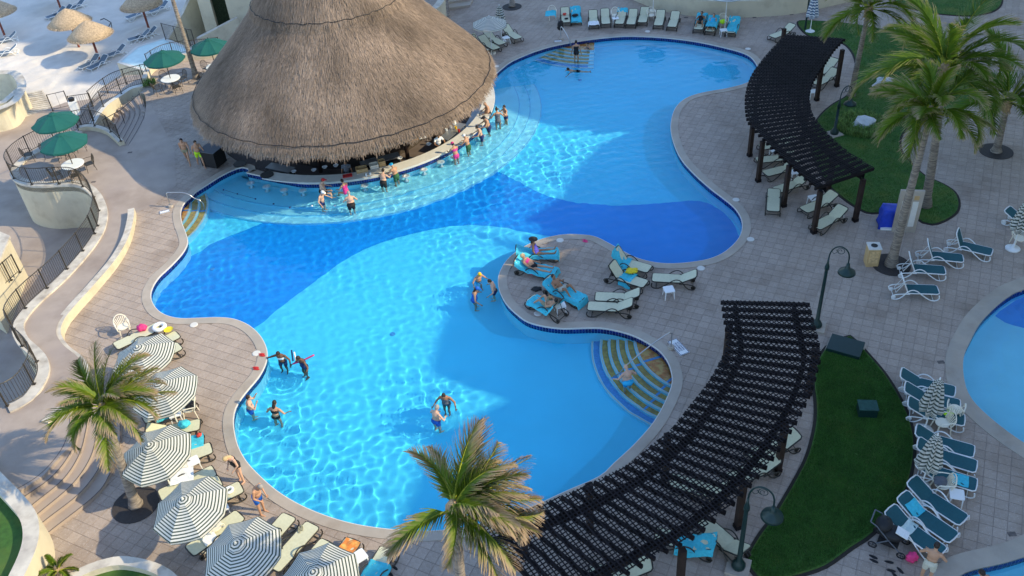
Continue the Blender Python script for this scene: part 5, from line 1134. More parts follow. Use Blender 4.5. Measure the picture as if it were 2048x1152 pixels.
# ================================================================== SMALL BUILT THINGS
# building at the top left, hot tub
bl = thing('stair_building', 'pale concrete building with a dark doorway behind the thatched roof', 'building')
A_ = at(402, 112, -2.9) ; 
fl = [at(419,96,-1.2), at(540,130,-1.2)]
c0 = at(448, 118, -1.2); 
def boxwall(name, P_, z0, z1, m_, par):
    b_ = MB(); b_.prism(P_, z0, z1); return link(name, b_.mesh(name, m_), par)
g0 = at(420, 92, -2.9); g1 = at(560, 70, -2.9); u = (g1 - g0); u.z = 0; u.normalize(); v_ = Vector((-u.y, u.x, 0))
boxwall('wall', [g0, g0 + u * .9, g0 + u * .9 + v_ * 9, g0 + v_ * 9], -3.2, 3.0, M['cream'], bl)
boxwall('wall', [g0 + u * 2.0, g0 + u * 12, g0 + u * 12 + v_ * 9, g0 + u * 2.0 + v_ * 9], -3.2, 3.0, M['cream'], bl)
boxwall('lintel', [g0 + u * .9, g0 + u * 2.0, g0 + u * 2.0 + v_ * 9, g0 + u * .9 + v_ * 9], 1.2, 2.99, M['cream'], bl)
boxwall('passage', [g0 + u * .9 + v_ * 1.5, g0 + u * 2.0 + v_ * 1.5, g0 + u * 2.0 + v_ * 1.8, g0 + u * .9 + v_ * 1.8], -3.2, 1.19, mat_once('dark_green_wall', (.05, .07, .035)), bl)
boxwall('ledge', [g0 + u * 1.8 - v_ * .15, g0 + u * 12 - v_ * .15, g0 + u * 12 + v_ * .2, g0 + u * 1.8 + v_ * .2], 3.0, 3.12, M['edge'], bl)
railing('iron_railing', 'dark roof railing on the pale building behind the thatch', [g0 + u * 1.9 + Vector((0, 0, 6.02)), g0 + u * 9 + Vector((0, 0, 6.02))], gap=.11)
b_ = MB(); e0 = g0 - u * .02; b_.add([e0 + Vector((0, 0, .2)), e0 - u * 3.6 + v_ * .5 + Vector((0, 0, .1)), e0 - u * .3 + v_ * 5 + Vector((0, 0, 3.5)), e0 + v_ * 5 + Vector((0, 0, 3.5))], [(0, 1, 2, 3)])
stw = wallband('side_wall', 'sloping wall running left from the pale building to the tub', [g0 + v_ * 4.0, g0 + v_ * 2.0 - u * 1.5, g0 - u * 3.2 + v_ * .4], BEACH, lambda t: 1.0 - 3.2 * t, .3)
wallband('side_wall', 'low sloping wall in front of the dark doorway', [g0 - u * .6 - v_ * 1.4, g0 + u * 2.6 - v_ * .5], BEACH, lambda t: -1.6 + .8 * t, .35)
tb = thing('hot_tub', 'pale raised whirlpool tub on the beach side of the café terrace', 'hot tub')
T_ = [at(234,126,-1.4), at(272,94,-1.4), at(330,76,-1.4), at(385,98,-1.4), at(360,122,-1.4), at(300,146,-1.4)]
b_ = MB(); b_.prism(T_, BEACH, -1.4); link('tub_body', b_.mesh('tub_body', M['cream']), tb)
b_ = MB(); b_.prism(offset(ccw([Vector((p.x, p.y, 0)) for p in T_]), -.25), -1.42, -1.385, sides=False); link('tub_water', b_.mesh('tub_water', M['tub']), tb)
b_ = MB(); q_ = ccw([Vector((p.x, p.y, 0)) for p in T_]); q_ = q_ + [q_[0]]; i_ = offset(q_[:-1], -.28); i_.append(i_[0]); b_.strip([Vector((p.x, p.y, -1.37)) for p in q_], [Vector((p.x, p.y, -1.37)) for p in i_]); link('tub_rim', b_.mesh('tub_rim', M['edge']), tb)
railing('glass_fence', 'dark framed screen fence behind the whirlpool tub', [at(332,80,-1.4), at(356,86,-1.4), at(392,94,-1.4)], h=1.3, gap=.11, postgap=1.3)
# left edge structures
le = thing('cream_pavilion', 'curved cream wall of a structure at the left edge by the sand', 'building')
Q = spline([at(x, y, -1.0) for x, y in [(-60,150),(0,148),(22,150),(34,170),(28,192),(6,210),(-60,225)]], False, .3)
b_ = MB(); b_.strip([Vector((p.x, p.y, BEACH - .3)) for p in Q], [Vector((p.x, p.y, -1.0)) for p in Q]); link('wall', b_.mesh('wall', M['cream']), le)
Q2 = offset(Q, -.6, False); b_ = MB(); b_.strip([Vector((p.x, p.y, -1.0)) for p in Q], [Vector((p.x, p.y, -1.0)) for p in Q2]); link('wall_cap', b_.mesh('wall_cap', M['walltop']), le)
b_ = MB(); b_.add(pts([(-60,130),(34,168),(58,232),(-60,250)], -2.7), [(0, 1, 2, 3)])
lb = wallband('cream_wall', 'sunlit cream wall slab at the left edge above the lower patio', [at(-60,225,-1.6), at(10,212,-1.6), at(48,190,-1.9)], LOW - .3, lambda t: -1.3, .5)
cb = thing('cream_building', 'small cream building corner with flat roof at the left edge', 'building')
r_ = [at(-130,520,-.2), at(-60,440,-.2), at(17,473,-.2), at(-30,585,-.2)]
b_ = MB(); b_.prism([Vector((p.x, p.y, 0)) for p in r_], LOW - .1, -.3); link('wall', b_.mesh('wall', M['cream']), cb)
b_ = MB(); b_.prism(offset(ccw([Vector((p.x, p.y, 0)) for p in r_]), .08), -.3, -.18, bottom=True); link('roof', b_.mesh('roof', M['walltop']), cb)
# wall along the top right
wallband('retaining_wall', 'long pale curved wall along the top edge behind the far loungers', spline(pts([(1262,-6),(1300,10),(1340,22),(1390,30),(1450,33),(1520,31),(1590,25),(1640,14),(1700,0)]), False, .5), 0, 1.15, .5)
wallband('retaining_wall', 'curved pale wall at the top edge just right of the thatched roof', spline(pts([(842,62),(868,52),(884,36),(892,14),(888,-20)]), False, .3), 0, 1.2, .5)
b_ = MB(); 
for i in range(4): b_.prism(pts([(898, 20 - i * 8), (940, 14 - i * 8), (960, -30), (895, -30)]), 0, .16 * (i + 1))
t_ = thing('wide_steps', 'few pale steps at the top edge right of the curved wall', 'steps'); link('step', b_.mesh('step', M['coping']), t_)
# towel hut drop, tarp, bin, utility boxes
tp = thing('shower_panel', 'tan wooden panel with two pale inlays behind the palm trunk', 'panel', at(1808,470), radians(-12))
b_ = MB(); b_.box((0, .25, 1.1), (1.0, .12, 2.2)); link('board', b_.mesh('board', M['coping']), tp)
for sx in (-1, 1): b_ = MB(); b_.box((sx * .22, .18, 1.0), (.24, .03, 1.3)); link('inlay', b_.mesh('inlay', M['edge']), tp); b_ = MB(); b_.box((sx * .22, .18, 1.85), (.2, .03, .2)); link('inlay', b_.mesh('inlay', M['wood']), tp)
tb_ = thing('covered_cart', 'cart wrapped in a royal blue tarpaulin in front of the tan panel', 'covered cart', at(1786,450), radians(-14))
bm = bmesh.new(); bmesh.ops.create_cube(bm, size=1); bmesh.ops.subdivide_edges(bm, edges=bm.edges[:], cuts=5, use_grid_fill=True)
for v in bm.verts:
    x, y, z = v.co; f = 1 - .12 * (z + .5); v.co = Vector((x * 1.35 * f, y * .8 * f, (z + .5) * .95)) + Vector((.03 * sin(z * 9 + y * 7), .03 * sin(z * 8 + x * 9), .03 * sin(x * 6) * (z > 0)))
me = bpy.data.meshes.new('tarpaulin'); bm.to_mesh(me); bm.free(); me.materials.append(M['blue']); me.polygons.foreach_set('use_smooth', [True] * len(me.polygons)); link('tarpaulin', me, tb_)
b_ = MB(); b_.box((-.2, -.38, .06), (.8, .2, .1)); link('cart_deck', b_.mesh('cart_deck', M['white']), tb_)
tn = thing('litter_bin', 'tan wooden litter bin with pale lid beside the palm grate', 'litter bin', at(1741,527), radians(-8))
b_ = MB(); b_.box((0, 0, .45), (.5, .5, .9)); link('body', b_.mesh('body', M['wood']), tn)
b_ = MB(); b_.box((0, 0, .925), (.54, .54, .05)); link('lid', b_.mesh('lid', M['edge']), tn)
b_ = MB(); b_.lathe([(0, 0), (.14, 0), (.14, .015), (0, .015)], (0, 0, .952), 16); link('opening', b_.mesh('opening', M['black']), tn)
b_ = MB(); b_.box((0, -.254, .5), (.36, .012, .6)); link('door', b_.mesh('door', mat_once('wood_door', (.58, .40, .20))), tn)
ub = thing('utility_cover', 'flat dark green cover at the tip of the lower lawn', 'utility box', at(1690,698), radians(-32))
b_ = MB(); b_.box((0, 0, .12), (1.25, .95, .16)); link('lid', b_.mesh('lid', M['dkgreen']), ub); b_ = MB(); b_.box((0, 0, .02), (1.35, 1.05, .06)); link('rim', b_.mesh('rim', M['coping']), ub)
ub = thing('utility_box', 'dark green utility box standing on the lower lawn', 'utility box', at(1732,828), radians(-10))
b_ = MB(); b_.box((0, 0, .22), (.62, .48, .42)); link('body', b_.mesh('body', M['dkgreen']), ub); b_ = MB(); b_.box((0, 0, .44), (.66, .52, .03)); link('lid', b_.mesh('lid', mat_once('boxlid', (.02, .07, .06))), ub)
# signs and deck fittings
def flat_sign(label, px_, py_, w_, h_, rz, lines):
    t_ = thing('pool_sign', label, 'sign', at(px_, py_, .03), rz); b_ = MB(); b_.box((0, 0, 0), (w_, h_, .02)); link('plate', b_.mesh('plate', M['white']), t_)
    b_ = MB()
    for sx, sy, a, b in ((0, h_ / 2 - .02, w_ - .02, .02), (0, -h_ / 2 + .02, w_ - .02, .02)): b_.box((sx, sy, .012), (a, b, .004))
    for sx in (-1, 1): b_.box((sx * (w_ / 2 - .02), 0, .012), (.02, h_ - .06, .004))
    link('border', b_.mesh('border', M['c_navy']), t_)
    for i, tx in enumerate(lines):
        cu = bpy.data.curves.new('lettering', 'FONT'); cu.body = tx; cu.size = h_ * .24; cu.align_x = 'CENTER'; cu.align_y = 'CENTER'; cu.extrude = .002; cu.materials.append(M['c_navy'])
        tmp = bpy.data.objects.new('lettering', cu); COL.objects.link(tmp); bpy.context.view_layer.update(); me_ = bpy.data.meshes.new_from_object(tmp.evaluated_get(bpy.context.evaluated_depsgraph_get())); bpy.data.objects.remove(tmp)
        link('lettering', me_, t_, (0, h_ * (.25 - .25 * i), .013))
flat_sign('white NO DIVING sign plate lying by the steel handrail', 1357, 694, .95, .42, radians(-68), ['NO DIVING', 'PROHIBIDO', 'CLAVADOS'])
flat_sign('small pale sign plate at the foot of the left handrail', 329, 423, .5, .28, radians(20), ['NO DIVING'])
flat_sign('small pale sign plate at the foot of the far handrail', 1116, 82, .5, .24, radians(0), ['NO DIVING'])
DSK = [(388,650),(513,707),(1120,481)] + [(1076,627),(1297-0,0)][:1] + [(1402,537),(1472,400),(1501,479),(1295,63),(1496,98),(787,1083),(993,133),(700-8,-50)][:7]
LBL = ['below the left bay of the pool', 'by the swimmer holding the pool edge', 'on the sunlit edge of the peninsula', 'beside the front peninsula lounger', 'near the bend right of the deep blue floor', 'near the pergola side of the pool bend', 'right of the deep blue pool corner', 'behind the far pool rim', 'by the top right rim of the pool', 'by the palm shadow at the bottom', 'next to the thatched roof edge']
b_ = MB(); b_.lathe([(0, 0), (.17, 0), (.17, .02), (.15, .03), (0, .03)], n=20); dm = b_.mesh('skimmer_lid', M['edge'])
for (x, y), l_ in zip(DSK, LBL): o_ = link('skimmer_lid', dm, None, at(x, y, .0)); tag(o_, 'round white skimmer lid ' + l_, 'lid', 'round white skimmer lids')
b_ = MB(); b_.box((0, 0, 0), (.24, .15, .02)); vm = b_.mesh('drain_cover', mat_once('drain', (.13, .11, .10)))
for (x, y, l_) in [(1372,35,'on the deck below the pale top wall'),(1509,35,'left part of the deck below the top wall'),(1583,29,'rightmost one below the top wall'),(260,305,'on the terrace below the fan steps'),(187,364,'on the terrace right of the rail'),(1882,724,'between teal loungers and the lower lawn'),(2024,1068,'near the bottom right pool'),(518,1003,'at the feet of the man in blue shorts')]:
    o_ = link('drain_cover', vm, None, at(x, y, .008)); tag(o_, 'small dark drain cover ' + l_, 'drain cover', 'small drain covers')
b_ = MB(); b_.lathe([(0, 0), (.10, 0), (.11, .015), (.04, .03), (0, .03)], n=16); rm = b_.mesh('floor_drain', M['mosblue'])
for (x, y, l_) in [(1131,671,'by the peninsula'),(785,668,'in the middle of the bright water'),(1160,160,'in the far bay below the swimmer'),(425,538,'on the left bay wall'),(1653,81,'x')][:4]:
    p = atw(x, y, FLOOR + .02); o_ = link('floor_drain', rm, None, p); tag(o_, 'dark round drain on the pool floor ' + l_, 'drain', 'pool floor drains'); wet(o_)

# ================================================================== BEACH
def palapa(label, px_, py_, R_=1.7, H_=2.1):
    p = at(px_, py_, BEACH); t_ = thing('straw_umbrella', label, 'straw umbrella', (p.x, p.y, BEACH - .1))
    b_ = MB(); b_.tube([(0, 0, 0), (0, 0, H_ + .7)], .09, 8); link('pole', b_.mesh('pole', mat_once('redpole', (.22, .07, .05))), t_)
    b_ = MB(); b_.lathe([(.0, H_ + .1), (R_ * .9, H_ - .02), (R_, H_), (R_ * .72, H_ + .42), (R_ * .38, H_ + .85), (.12, H_ + 1.12), (0, H_ + 1.15)], n=28); th = link('thatch', b_.mesh('thatch', mat_once('beach_thatch', (.42, .31, .20)), True), t_)
    r_ = random.Random(int(px_ + py_)); b_ = MB()
    for i in range(900):
        a = r_.uniform(0, 2 * pi); q = (.15 + .85 * r_.random() ** .6); z = lambda f: H_ + (1 - f) * 1.15 * (1 - .15 * f)
        w_ = .02; q2 = min(1.06, q + r_.uniform(.12, .25)); A_ = Vector((cos(a), sin(a), 0)); T_ = Vector((-sin(a), cos(a), 0)) * w_
        b_.add([A_ * R_ * q - T_ + Vector((0, 0, z(q) + .03)), A_ * R_ * q + T_ + Vector((0, 0, z(q) + .03)), A_ * R_ * q2 + T_ * .3 + Vector((0, 0, z(q2) + .04))], [(0, 1, 2)])
    link('straw', b_.mesh('straw', mat_once('beach_straw', (.52, .38, .25))), th, kind='stuff')
palapa('grey-brown straw umbrella at the boundary of light and shade on the sand', 158, 94)
palapa('orange-brown sunlit straw umbrella in front of the grey-brown one', 199, 120)
palapa('shaded straw umbrella above the paired beach loungers', 298, 58)
palapa('straw umbrella cut by the left edge', 10, 72)
palapa('straw umbrella cut by the top edge above three loungers', 122, 18)
b_ = MB()
for P_ in ([(201,40),(208,37),(214,40),(222,45)], [(222,45),(224,58)], [(222,45),(218,52),(216,57)]): b_.tube([at(x, y, BEACH + .3) for x, y in P_], .04, 5)
o_ = link('driftwood', b_.mesh('driftwood', M['black'])); tag(o_, 'dark bent driftwood branch lying on the shaded sand', 'branch')
bw = thing('boardwalk', 'weathered boardwalk leading onto the sand beside the cream wall', 'boardwalk')
for i in range(14):
    p = at(50 + i * 2.2, 188 + i * 3.4, BEACH + .12); b_ = MB(); b_.box((0, 0, 0), (2.4, .22, .05)); link('plank', b_.mesh('plank', M['walltop']), bw, p, .25 - i * .01)
bn = thing('towel_stand', 'small white box stand at the beach gate', 'stand', at(154,228,-2.6), .3)
b_ = MB(); b_.box((0, 0, .5), (.5, .5, 1)); link('body', b_.mesh('body', M['white']), bn); b_ = MB(); b_.lathe([(0, 0), (.2, 0), (.2, .2), (0, .2)], (0, 0, 1.0), 12); link('lid', b_.mesh('lid', M['black']), bn)
# ================================================================== PEOPLE
def V3(*a): return Vector(a)
def dirv(pitch, yaw=0):      # pitch 0 = down, 90 = forward, 180 = up; yaw turns outwards
    p, y = radians(pitch), radians(yaw); return Vector((sin(p) * cos(y), sin(p) * sin(y), -cos(p)))
POSES = dict(
    stand=dict(pz=.92, lean=2, head=10, arms=((8, 60), (20, 40)), legs=((2, 0), (-2, 0)), sp=4),
    walk=dict(pz=.90, lean=6, head=15, arms=((28, 20), (45, 10)), legs=((24, 0), (8, 0)), sp=0, armsR=((-22, 0), (-8, 0)), legsR=((-18, 0), (-34, 0))),
    counter=dict(pz=.92, lean=14, head=12, arms=((52, 25), (92, -20)), legs=((4, 0), (-4, 0)), sp=5),
    back=dict(pz=.92, lean=6, head=18, arms=((35, 60), (80, -30)), legs=((4, 0), (0, 0)), sp=6),
    photo=dict(pz=.92, lean=3, head=5, arms=((55, 30), (150, -35)), legs=((3, 0), (-3, 0)), sp=4),
    wade=dict(pz=.92, lean=10, head=20, arms=((35, 75), (70, 20)), legs=((10, 0), (-6, 0)), sp=6),
    reach=dict(pz=.90, lean=14, head=15, arms=((70, 70), (95, 60)), legs=((10, 0), (-8, 0)), sp=5),
    look=dict(pz=.92, lean=16, head=40, arms=((14, 30), (62, -25)), legs=((3, 0), (-2, 0)), sp=4),
    sit=dict(pz=.50, lean=10, head=10, arms=((40, 25), (85, -10)), legs=((85, 12), (8, 0)), sp=4),
    swim=dict(pz=.6, lean=78, head=-45, arms=((120, 40), (110, 10)), legs=((-70, 8), (-78, 0)), sp=6),
    sun=dict(pz=0, lean=-58, head=28, arms=((2, 60), (28, 20)), legs=((88, 6), (91, 2)), sp=4),
    sunup=dict(pz=0, lean=-14, head=18, arms=((-20, 40), (10, 10)), legs=((88, 7), (91, 2)), sp=4),
    knees=dict(pz=0, lean=-56, head=40, arms=((20, 50), (100, -30)), legs=((128, 12), (44, 6)), sp=4),
)
def blob(b_, A, B, ra, rb, n=10):
    A, B = Vector(A), Vector(B); b_.ball(A, ra, n, 6); b_.ball(B, rb, n, 6); b_.tube([A, B], [ra, rb], n)
def person(label, head_px, zfeet, face_px, pose, sk, hair, clothes, hat=None, fat=0., sc=1., longhair=False, group=None, bun=False, wetp=None, armsR=None):
    fat += .10; sc *= .98; P_ = POSES[pose]; pz = P_['pz']; T = radians(P_['lean']); up = Vector((sin(T), 0, cos(T))); fw = Vector((cos(T), 0, -sin(T))); sd_ = Vector((0, 1, 0))
    pel = Vector((0, 0, pz)); tor = lambda x, y, z: pel + fw * x + sd_ * y + up * z
    b_ = MB(); seg = []
    def el(c, r, lab):                                          # torso ellipsoid
        Mx = Matrix((fw, sd_, up)).transposed(); b_.ball(c, r, 12, 8, M=Mx); seg.append((c - up * r[2] * .5, c + up * r[2] * .5, (r[0] + r[1]) / 2, lab))
    f = 1 + fat
    el(tor(0, 0, .02), (.125 * f, .165 * (1 + fat * .6), .13), 'pelvis'); el(tor(.012 + fat * .06, 0, .17), (.115 * f * (1 + fat * .3), .145 * (1 + fat * .8), .15), 'belly'); el(tor(0, 0, .36), (.12 * (1 + fat * .5), .172, .17), 'chest')
    el(tor(-.005, 0, .47), (.085, .17, .07), 'shoulder')
    hp = radians(P_['head']); hup = (up * cos(hp) + fw * sin(hp)); hfw = (fw * cos(hp) - up * sin(hp)); nk = tor(0, 0, .50); hc = nk + hup * .18 + hfw * .025
    blob(b_, nk, nk + hup * .10, .06, .052); seg.append((nk, hc, .06, 'neck'))
    MH = Matrix((hfw, sd_, hup)).transposed(); b_.ball(hc, (.098, .076, .118), 14, 10, M=MH); seg.append((hc, hc, .1, 'head'))
    b_.ball(hc + hfw * .03 - hup * .065, (.06, .052, .055), 10, 7, M=MH); b_.ball(hc + hfw * .103 - hup * .018, (.022, .015, .026), 8, 6, M=MH)
    for s_ in (-1, 1): b_.ball(hc + sd_ * .078 * s_ - hup * .01, (.018, .012, .03), 8, 5, M=MH)
    hands = []
    for s_ in (-1, 1):
        ar = P_['arms'] if s_ > 0 or 'armsR' not in P_ else P_['armsR']
        if armsR and s_ < 0: ar = armsR
        tilt = lambda d: (fw * d.x + Vector((0, d.y * s_, 0)) + (-up) * (-d.z)) if abs(P_['lean']) < 40 or pose == 'swim' else (fw * d.x + Vector((0, d.y * s_, 0)) + up * d.z)
        d1 = dirv(*ar[0]); d2 = dirv(*ar[1]); d1 = (fw * d1.x + sd_ * (d1.y * s_ + .12 * s_) + up * d1.z).normalized(); d2 = (fw * d2.x + sd_ * (d2.y * s_) + up * d2.z).normalized()
        sh = tor(-.005, .185 * s_, .445); elb = sh + d1 * .285; wr = elb + d2 * .245; hd = wr + d2 * .085
        blob(b_, sh, elb, .056, .042); blob(b_, elb, wr, .041, .028); b_.ball(hd - d2 * .02, .036, 8, 6); b_.tube([wr, hd], [.028, .034], 8)
        seg += [(sh, elb, .05, 'uparm'), (elb, wr, .036, 'forearm'), (wr, hd, .035, 'hand')]; hands.append((hd, d2, s_))
        lg = P_['legs'] if s_ > 0 or 'legsR' not in P_ else P_['legsR']
        l1 = dirv(*lg[0]); l2 = dirv(*lg[1]); l1.y = l1.y * s_ + sin(radians(P_['sp'])) * s_ * .5; l2.y = l2.y * s_; l1.normalize(); l2.normalize()
        hip = pel + Vector((0, .09 * s_, -.03)); kn = hip + l1 * .43; an = kn + l2 * .41
        blob(b_, hip, kn, .085 * (1 + fat * .35), .055); blob(b_, kn, kn + l2 * .15, .054, .055); blob(b_, kn + l2 * .13, an, .052, .034)
        ft = Vector((1, 0, 0)) if abs(l2.z) > .6 else Vector((.35, 0, .94)); b_.tube([an - ft * .04 + l2 * .03, an + ft * .08 + l2 * .045, an + ft * .19 + l2 * .055], [.04, .042, .022], 8, flat=.8); b_.ball(an - ft * .03 + l2 * .02, .037, 8, 6)
        seg += [(hip, kn, .075, 'thigh'), (kn, an, .045, 'shin'), (an, an + ft * .19, .04, 'foot')]
    # one continuous skin
    me0 = b_.mesh('tmp'); ob = bpy.data.objects.new('tmp', me0); COL.objects.link(ob); md = ob.modifiers.new('r', 'REMESH'); md.mode = 'VOXEL'; md.voxel_size = .021; md.use_smooth_shade = True
    m2 = ob.modifiers.new('s', 'SMOOTH'); m2.factor = .5; m2.iterations = 2
    dg = bpy.context.evaluated_depsgraph_get(); dg.update(); me = bpy.data.meshes.new_from_object(ob.evaluated_get(dg)); bpy.data.objects.remove(ob); bpy.data.meshes.remove(me0)
    n = len(me.vertices); co = np.zeros(n * 3); me.vertices.foreach_get('co', co); co = co.reshape(-1, 3); nr = np.zeros(n * 3); me.vertices.foreach_get('normal', nr); nr = nr.reshape(-1, 3)
    best = np.full(n, 1e9); lab = np.zeros(n, int); par = np.zeros(n); names = []
    for i, (A, B, r_, l_) in enumerate(seg):
        A = np.array(A); d = np.array(B) - A; L2 = max(1e-9, d @ d); t = np.clip((co - A) @ d / L2, 0, 1); q = np.linalg.norm(co - A - t[:, None] * d, axis=1) - r_
        k = q < best; best[k] = q[k]; lab[k] = i; par[k] = t[k]; names.append(l_)
    nm = np.array(names)[lab]
    hgt = (co - np.array(pel)) @ np.array(up)
    sets = dict(shorts=(nm == 'pelvis') | ((nm == 'thigh') & (par < .62)) | ((nm == 'belly') & (hgt < .06)), briefs=((nm == 'pelvis') & (hgt < .1)) | ((nm == 'thigh') & (par < .10)), suit=(nm == 'pelvis') | (nm == 'belly') | ((nm == 'chest') & (hgt < .44)) | ((nm == 'thigh') & (par < .1)),
                top=(nm == 'chest') & (hgt > .28) & (hgt < .42), shirt=(nm == 'belly') | (nm == 'chest') | (nm == 'shoulder') | ((nm == 'uparm') & (par < .6)) | ((nm == 'pelvis') & (hgt > .0)), long=(nm == 'belly') | (nm == 'chest') | (nm == 'shoulder') | (nm == 'uparm') | (nm == 'forearm') | (nm == 'pelvis'))
    ph = np.zeros(len(me.polygons) * 4, int); 
    polys = [tuple(p.vertices) for p in me.polygons]
    # five fingers and a thumb per hand, bent
    F = MB()
    for hd, d, s_ in hands:
        sidev = d.cross(Vector((0, 0, 1))); sidev = sidev.normalized() if sidev.length > .1 else Vector((0, 1, 0)); curl = sidev.cross(d).normalized()
        if curl.z > 0: curl = -curl
        for j, ln_ in enumerate((.062, .075, .080, .072)):
            o_ = hd + sidev * (-.027 + .018 * j); k1 = o_ + d * ln_ * .5 + curl * .006; F.tube([o_ - d * .02, k1, k1 + d * ln_ * .35 + curl * .022], [.0085, .0078, .006], 5)
        o_ = hd - d * .035 - sidev * .028 * s_; F.tube([o_, o_ + (d * .5 - sidev * s_ * .8).normalized() * .035, o_ + (d * .85 - sidev * s_ * .5).normalized() * .062], [.011, .0095, .007], 5)
    F.tube([hc + hfw * .096 - hup * .055 + sd_ * .02, hc + hfw * .102 - hup * .056, hc + hfw * .096 - hup * .055 - sd_ * .02], [.004, .006, .004], 4)
    V_ = [tuple(v) for v in co]; k = len(V_); me3 = bpy.data.meshes.new('body'); me3.from_pydata(V_ + F.v, [], polys + [tuple(i + k for i in f_) for f_ in F.f]); me3.materials.append(M[sk]); me3.polygons.foreach_set('use_smooth', [True] * len(me3.polygons)); me3.update(); bpy.data.meshes.remove(me)
    hl = Vector((hc.x, hc.y, hc.z)) * sc; zc_ = zfeet + hl.z; hp_ = at(head_px[0], head_px[1], zc_); tgt = at(face_px[0], face_px[1], zc_); rz = atan2(tgt.y - hp_.y, tgt.x - hp_.x)
    off = Matrix.Rotation(rz, 3, 'Z') @ hl
    t_ = thing('person', label, 'person', (hp_.x - off.x, hp_.y - off.y, zfeet), rz, group); t_.scale = (sc, sc, sc)
    body = link('body', me3, t_)
    for cl, cm in clothes:
        msk = sets[cl]; fs = [p for p in polys if sum(msk[i] for i in p) >= 3]
        if not fs: continue
        idx = sorted(set(i for p in fs for i in p)); mp = {v: i for i, v in enumerate(idx)}; th = .010 if cl != 'shorts' else .016
        mc = bpy.data.meshes.new(cl); mc.from_pydata([tuple(co[i] + nr[i] * th) for i in idx], [], [tuple(mp[i] for i in p) for p in fs]); mc.materials.append(M[cm]); mc.polygons.foreach_set('use_smooth', [True] * len(mc.polygons)); mc.update()
        link(dict(shorts='swim_shorts', briefs='bikini_bottom', suit='swimsuit', top='bikini_top', shirt='shirt', long='rash_shirt')[cl], mc, t_)
    if hair:
        h_ = MB(); h_.ball(hc - hfw * .018 + hup * .022, (.098, .084, .112), 14, 10, M=MH)
        if longhair: h_.ball(hc - hfw * .07 - hup * .10, (.05, .075, .15), 10, 8, M=MH)
        if bun: h_.ball(hc - hfw * .03 + hup * .14, (.045, .045, .045), 10, 7, M=MH)
        link('hair', h_.mesh('hair', M[hair], True), t_)
    e_ = MB()
    for s_ in (-1, 1): e_.ball(hc + hfw * .092 + sd_ * .03 * s_ + hup * .012, .009, 6, 4)
    link('eyes', e_.mesh('eyes', M['black']), t_)
    if hat:
        hm, brim = hat; h_ = MB(); h_.ball(hc + hup * .045 - hfw * .005, (.108, .095, .095), 14, 8, M=MH)
        if brim == 'cap': h_.lathe([(0, .0), (.075, .0), (.075, .012), (0, .012)], hc + hup * .06 + hfw * .10, 12, M=MH, sx=1.2)
        elif brim == 'wide': h_.lathe([(.08, .0), (.21, -.02), (.21, -.01), (.08, .015)], hc + hup * .06, 20, M=MH)
        link('hat', h_.mesh('hat', M[hm], True), t_)
    wet(t_); return t_
SH = -.90                                                        # shelf by the bar
gb_ = 'bathers at the swim-up bar'; gpz = 'bathers in the pool'
# bathers at the bar
person('bald man with broad bare back and dark shorts at the right end of the bar', (970,208), SH, (930,215), 'back', 'skin_tan', None, [('shorts', 'c_black')], fat=.3, group=gb_)
person('woman with bare back in grey suit standing in water behind the bald man', (993,219), SH, (960,150), 'wade', 'skin_tan', 'hair', [('suit', 'c_grey')], group=gb_, bun=True)
person('slim bather facing left at the far right of the bar group', (1008,214), SH, (960,230), 'photo', 'skin_tan', 'hair', [('briefs', 'c_navy')], group=gb_, sc=.96)
person('sunburnt man in dark cap reaching over the counter at its right end', (968,236), SH, (900,250), 'counter', 'skin_tan', 'hair', [('shorts', 'c_navy')], hat=('c_black', 'cap'), fat=.25, group=gb_)
person('bather leaning on the counter just below the man in the dark cap', (954,255), SH, (900,262), 'counter', 'skin_pale', 'hair', [('shorts', 'c_navy')], group=gb_, sc=.97)
person('bather with white cap standing at the counter', (928,272), SH, (880,262), 'counter', 'skin_tan', None, [('shorts', 'c_green')], hat=('c_white', 'none'), group=gb_)
person('woman with pink cap and pink bikini at the counter', (905,288), SH, (870,268), 'counter', 'skin_tan', 'hair', [('briefs', 'c_pink'), ('top', 'c_pink')], hat=('c_pink', 'none'), group=gb_)
person('man with blue cap and dark green shorts at the counter', (783,330), SH, (740,315), 'counter', 'skin_tan', None, [('shorts', 'c_green')], hat=('c_cyan', 'cap'), group=gb_, fat=.1)
person('pale man with dark waistband beside the man in the blue cap', (766,341), SH, (790,310), 'counter', 'skin_pale', 'hair', [('shorts', 'c_black')], group=gb_, fat=.15)
person('woman in pink and black swimsuit seated at the bar', (684,362), SH + .35, (655,350), 'sit', 'skin_tan', 'hair', [('suit', 'c_pink')], group=gb_, sc=.95)
person('man in red-brown cap and dark shorts seated on a stool at the bar', (646,361), SH + .42, (700,352), 'sit', 'skin_pale', 'hair', [('shorts', 'c_black')], hat=('c_red', 'cap'), fat=.25, group=gb_)
person('person with white cap wading behind the seated man', (645,385), SH - .05, (690,392), 'wade', 'skin_pale', None, [('shorts', 'c_navy')], hat=('c_white', 'cap'), group=gb_, sc=.97)
person('broad bald man seen from behind in the water below the pink swimsuit', (697,386), SH - .05, (680,330), 'back', 'skin_pale', 'greyhair', [('shorts', 'c_black')], fat=.45, group=gb_)
person('bartender in white shirt standing in the sunken bar', (877,272), -1.05, (905,300), 'counter', 'skin_brown', 'hair', [('shorts', 'c_black'), ('shirt', 'c_white')])
person('dim bartender in dark clothes under the eave left of the basket', (690,325), -1.05, (690,380), 'stand', 'skin_brown', 'hair', [('shorts', 'c_black'), ('shirt', 'c_grey')])
